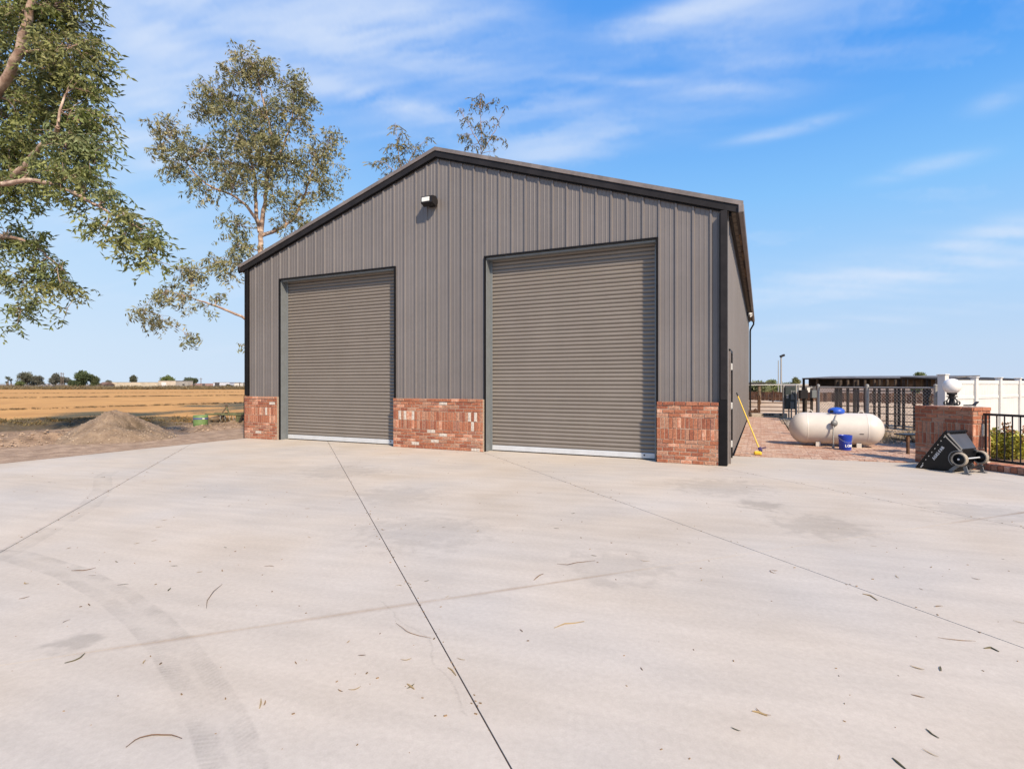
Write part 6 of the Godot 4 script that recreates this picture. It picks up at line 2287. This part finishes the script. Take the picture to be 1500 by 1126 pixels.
# ---------------------------------------------------------------- litter on the concrete
func build_litter() -> void:
	var r := RandomNumberGenerator.new()
	r.seed = 2024
	var dry := [mat("dry_leaf_0", lin(0.24, 0.14, 0.065), 0.8), mat("dry_leaf_1", lin(0.15, 0.085, 0.045), 0.8), mat("dry_leaf_2", lin(0.34, 0.235, 0.11), 0.8), mat("dry_leaf_3", lin(0.10, 0.085, 0.04), 0.8)]
	var shapes := []
	for k in 6:
		var g := Geo.new()
		var l := r.randf_range(0.09, 0.15)
		var w := r.randf_range(0.009, 0.017)
		var curl := r.randf_range(0.2, 1.0)
		var pts := []
		for i in 7:
			var t := i / 6.0 - 0.5
			var a := t * curl * 2.0
			pts.append([Vector3(t * l, 0.003 + 0.02 * curl * t * t * (1.0 if k % 2 else 2.2), sin(a) * sin(a) * l * 0.35), w * 0.5 * (1.0 - pow(absf(t) * 2.0, 2.2)) + 0.0006])
		for i in 6:
			var p: Vector3 = pts[i][0]
			var q: Vector3 = pts[i + 1][0]
			var sd := Vector3(-(q.z - p.z), 0, q.x - p.x).normalized()
			var up := Vector3(0, 0.004, 0)
			g.quad(p + sd * pts[i][1] + up * 0.6, q + sd * pts[i + 1][1] + up * 0.6, q, p)
			g.quad(p, q, q - sd * pts[i + 1][1] + up * 0.6, p - sd * pts[i][1] + up * 0.6)
		shapes.append(g.done())
	var spots := [[72, 706], [150, 699], [210, 705], [290, 706], [20, 720], [110, 718], [300, 728], [335, 741], [232, 772], [52, 745], [240, 762], [100, 803], [225, 792], [200, 796], [450, 745], [453, 787], [330, 802], [450, 757],
		[170, 823], [135, 843], [130, 886], [180, 856], [292, 838], [325, 836], [395, 829], [247, 864], [255, 829], [36, 855], [35, 876], [95, 910], [210, 970], [433, 971], [520, 1010], [498, 1012], [388, 1030], [602, 1006], [595, 967], [530, 960],
		[675, 966], [510, 940], [625, 851], [655, 874], [585, 857], [560, 776], [650, 772], [700, 778], [840, 752], [790, 722], [815, 774], [870, 814], [945, 822], [1028, 850], [1130, 838], [1266, 707], [1280, 800], [1314, 845], [1365, 831], [1350, 863], [1374, 888], [1430, 848], [1470, 819],
		[1344, 979], [1078, 1069], [1116, 1045], [1378, 980], [1363, 1104], [1345, 1020], [1495, 912], [764, 924], [1010, 795], [1135, 836], [940, 980], [1230, 1110]]
	for s in spots:
		var p := on_ground(s[0], s[1])
		var k := r.randf_range(0.28, 0.6)
		var o := part("fallen_leaf", shapes[r.randi() % 6], dry[r.randi() % 4], self, Transform3D(Basis(Vector3.UP, r.randf() * TAU).scaled(Vector3.ONE * k), p + Vector3(0, 0.001, 0)))
		tag(o, "small narrow dry brown leaf lying on the pale concrete", "leaf", "small fallen leaves scattered on the concrete")
	# larger strips of bark and twigs, each one different
	var strips := [
		[[[325, 856], [312, 868], [303, 880], [302, 892]], 0.004, 1, "long thin hook shaped twig left of the main concrete joint"],
		[[[124, 957], [117, 964], [108, 968], [94, 972]], 0.006, 3, "dark curled bark strip near the left edge of the picture"],
		[[[184, 1095], [200, 1083], [225, 1077], [250, 1077], [266, 1083]], 0.005, 1, "long arched twig near the bottom left corner"],
		[[[104, 836], [120, 836], [132, 834], [140, 832]], 0.005, 1, "straight dark twig on the concrete at far left"],
		[[[580, 913], [596, 926], [615, 932], [632, 936]], 0.003, 0, "thin bent twig touching the main concrete joint"],
		[[[812, 920], [828, 914], [842, 913], [856, 911]], 0.006, 2, "reddish bark strip in the middle of the concrete"],
		[[[782, 850], [790, 843], [796, 841]], 0.006, 1, "small forked twig cluster in the middle distance"],
		[[[816, 826], [832, 828], [846, 824], [872, 822]], 0.004, 1, "long pale brown twig in front of the right door"],
		[[[1264, 870], [1276, 873], [1286, 880]], 0.008, 2, "yellow brown leaf lying across the right concrete joint"],
		[[[1442, 950], [1452, 949], [1464, 955]], 0.009, 3, "curled olive leaf near the right edge by the joint"],
		[[[1357, 1068], [1366, 1076], [1376, 1082]], 0.006, 3, "short dark twig near the bottom right corner"],
		[[[1308, 1111], [1316, 1118], [1328, 1128]], 0.008, 3, "olive leaf at the bottom edge right of centre"],
		[[[1102, 1042], [1112, 1044], [1124, 1049]], 0.009, 2, "tan boat shaped leaf in the right foreground"],
		[[[656, 978], [662, 982], [668, 990]], 0.007, 2, "pale curled bark piece sitting in the main joint"],
		[[[596, 1002], [602, 1006], [607, 1010]], 0.008, 2, "yellowish leaf just left of the main joint in the foreground"],
		[[[380, 1038], [382, 1030], [382, 1024]], 0.006, 2, "small upright yellow leaf right of the tyre track"],
		[[[1374, 934], [1390, 937], [1430, 940]], 0.003, 0, "thin straight straw along the right joint"]]
	for s in strips:
		var pts := PackedVector3Array()
		var rad := PackedFloat32Array()
		var o0 := on_ground(s[0][0][0], s[0][0][1])
		var cv := Curve3D.new()
		for q in s[0]: cv.add_point(on_ground(q[0], q[1]) - o0)
		for i in cv.point_count:
			var a := cv.get_point_position(maxi(i - 1, 0))
			var b := cv.get_point_position(mini(i + 1, cv.point_count - 1))
			cv.set_point_in(i, -(b - a) * 0.17)
			cv.set_point_out(i, (b - a) * 0.17)
		var l := cv.get_baked_length()
		for i in 13:
			var t := i / 12.0
			pts.append(cv.sample_baked(l * t) + Vector3(0, 0.003 + 0.012 * l * sin(t * 5.0) * sin(t * 5.0), 0))
			rad.append(s[1] * 0.55 * (0.35 + 0.65 * sin(PI * clampf(t, 0.06, 0.94))))
		var g := Geo.new()
		g.tube(pts, rad, 6)
		var o := part("bark_strip" if s[1] < 0.007 else "fallen_leaf", g, dry[s[2]], self, Transform3D(Basis(), o0))
		tag(o, s[3], "twig" if s[1] < 0.007 else "leaf", "twigs and bark strips on the concrete" if s[1] < 0.007 else "large single leaves on the concrete")
	# crumbs of leaf and dirt that collect in the joints and blow about
	var crumb := Geo.new()
	crumb.box(Vector3(0, 0.0015, 0), Vector3(0.010, 0.003, 0.004))
	var xfs := []
	var cols := []
	for i in 900:
		var p := Vector3.ZERO
		if i % 5 < 3:
			var line: float = [-1.13, 2.0, 4.97, 8.10][r.randi() % 4]
			var q := Vector2(0.691, -0.723) * (line + r.randfn(0, 0.02 if i % 5 < 2 else 0.12)) + Vector2(-0.723, -0.691) * r.randf_range(-14.5, -1.0)
			p = Vector3(q.x, 0.0, q.y)
		else: p = on_ground(r.randf_range(-60, 1500), 563.0 + 1.0 / r.randf_range(0.0018, 0.011))
		if p.z < 0.05 or p.x < 0.2: continue
		var k := r.randf_range(0.4, 1.5)
		xfs.append(Transform3D(Basis(Vector3.UP, r.randf() * TAU).scaled(Vector3.ONE * k), p))
		var v := r.randf_range(0.5, 1.3)
		cols.append(Color(0.22 * v, 0.14 * v, 0.075 * v))
	tag(many("leaf_crumbs", crumb.done(), M.clod, xfs, cols, self), "fine brown leaf crumbs and grit on the concrete", "leaf litter", "", "stuff")
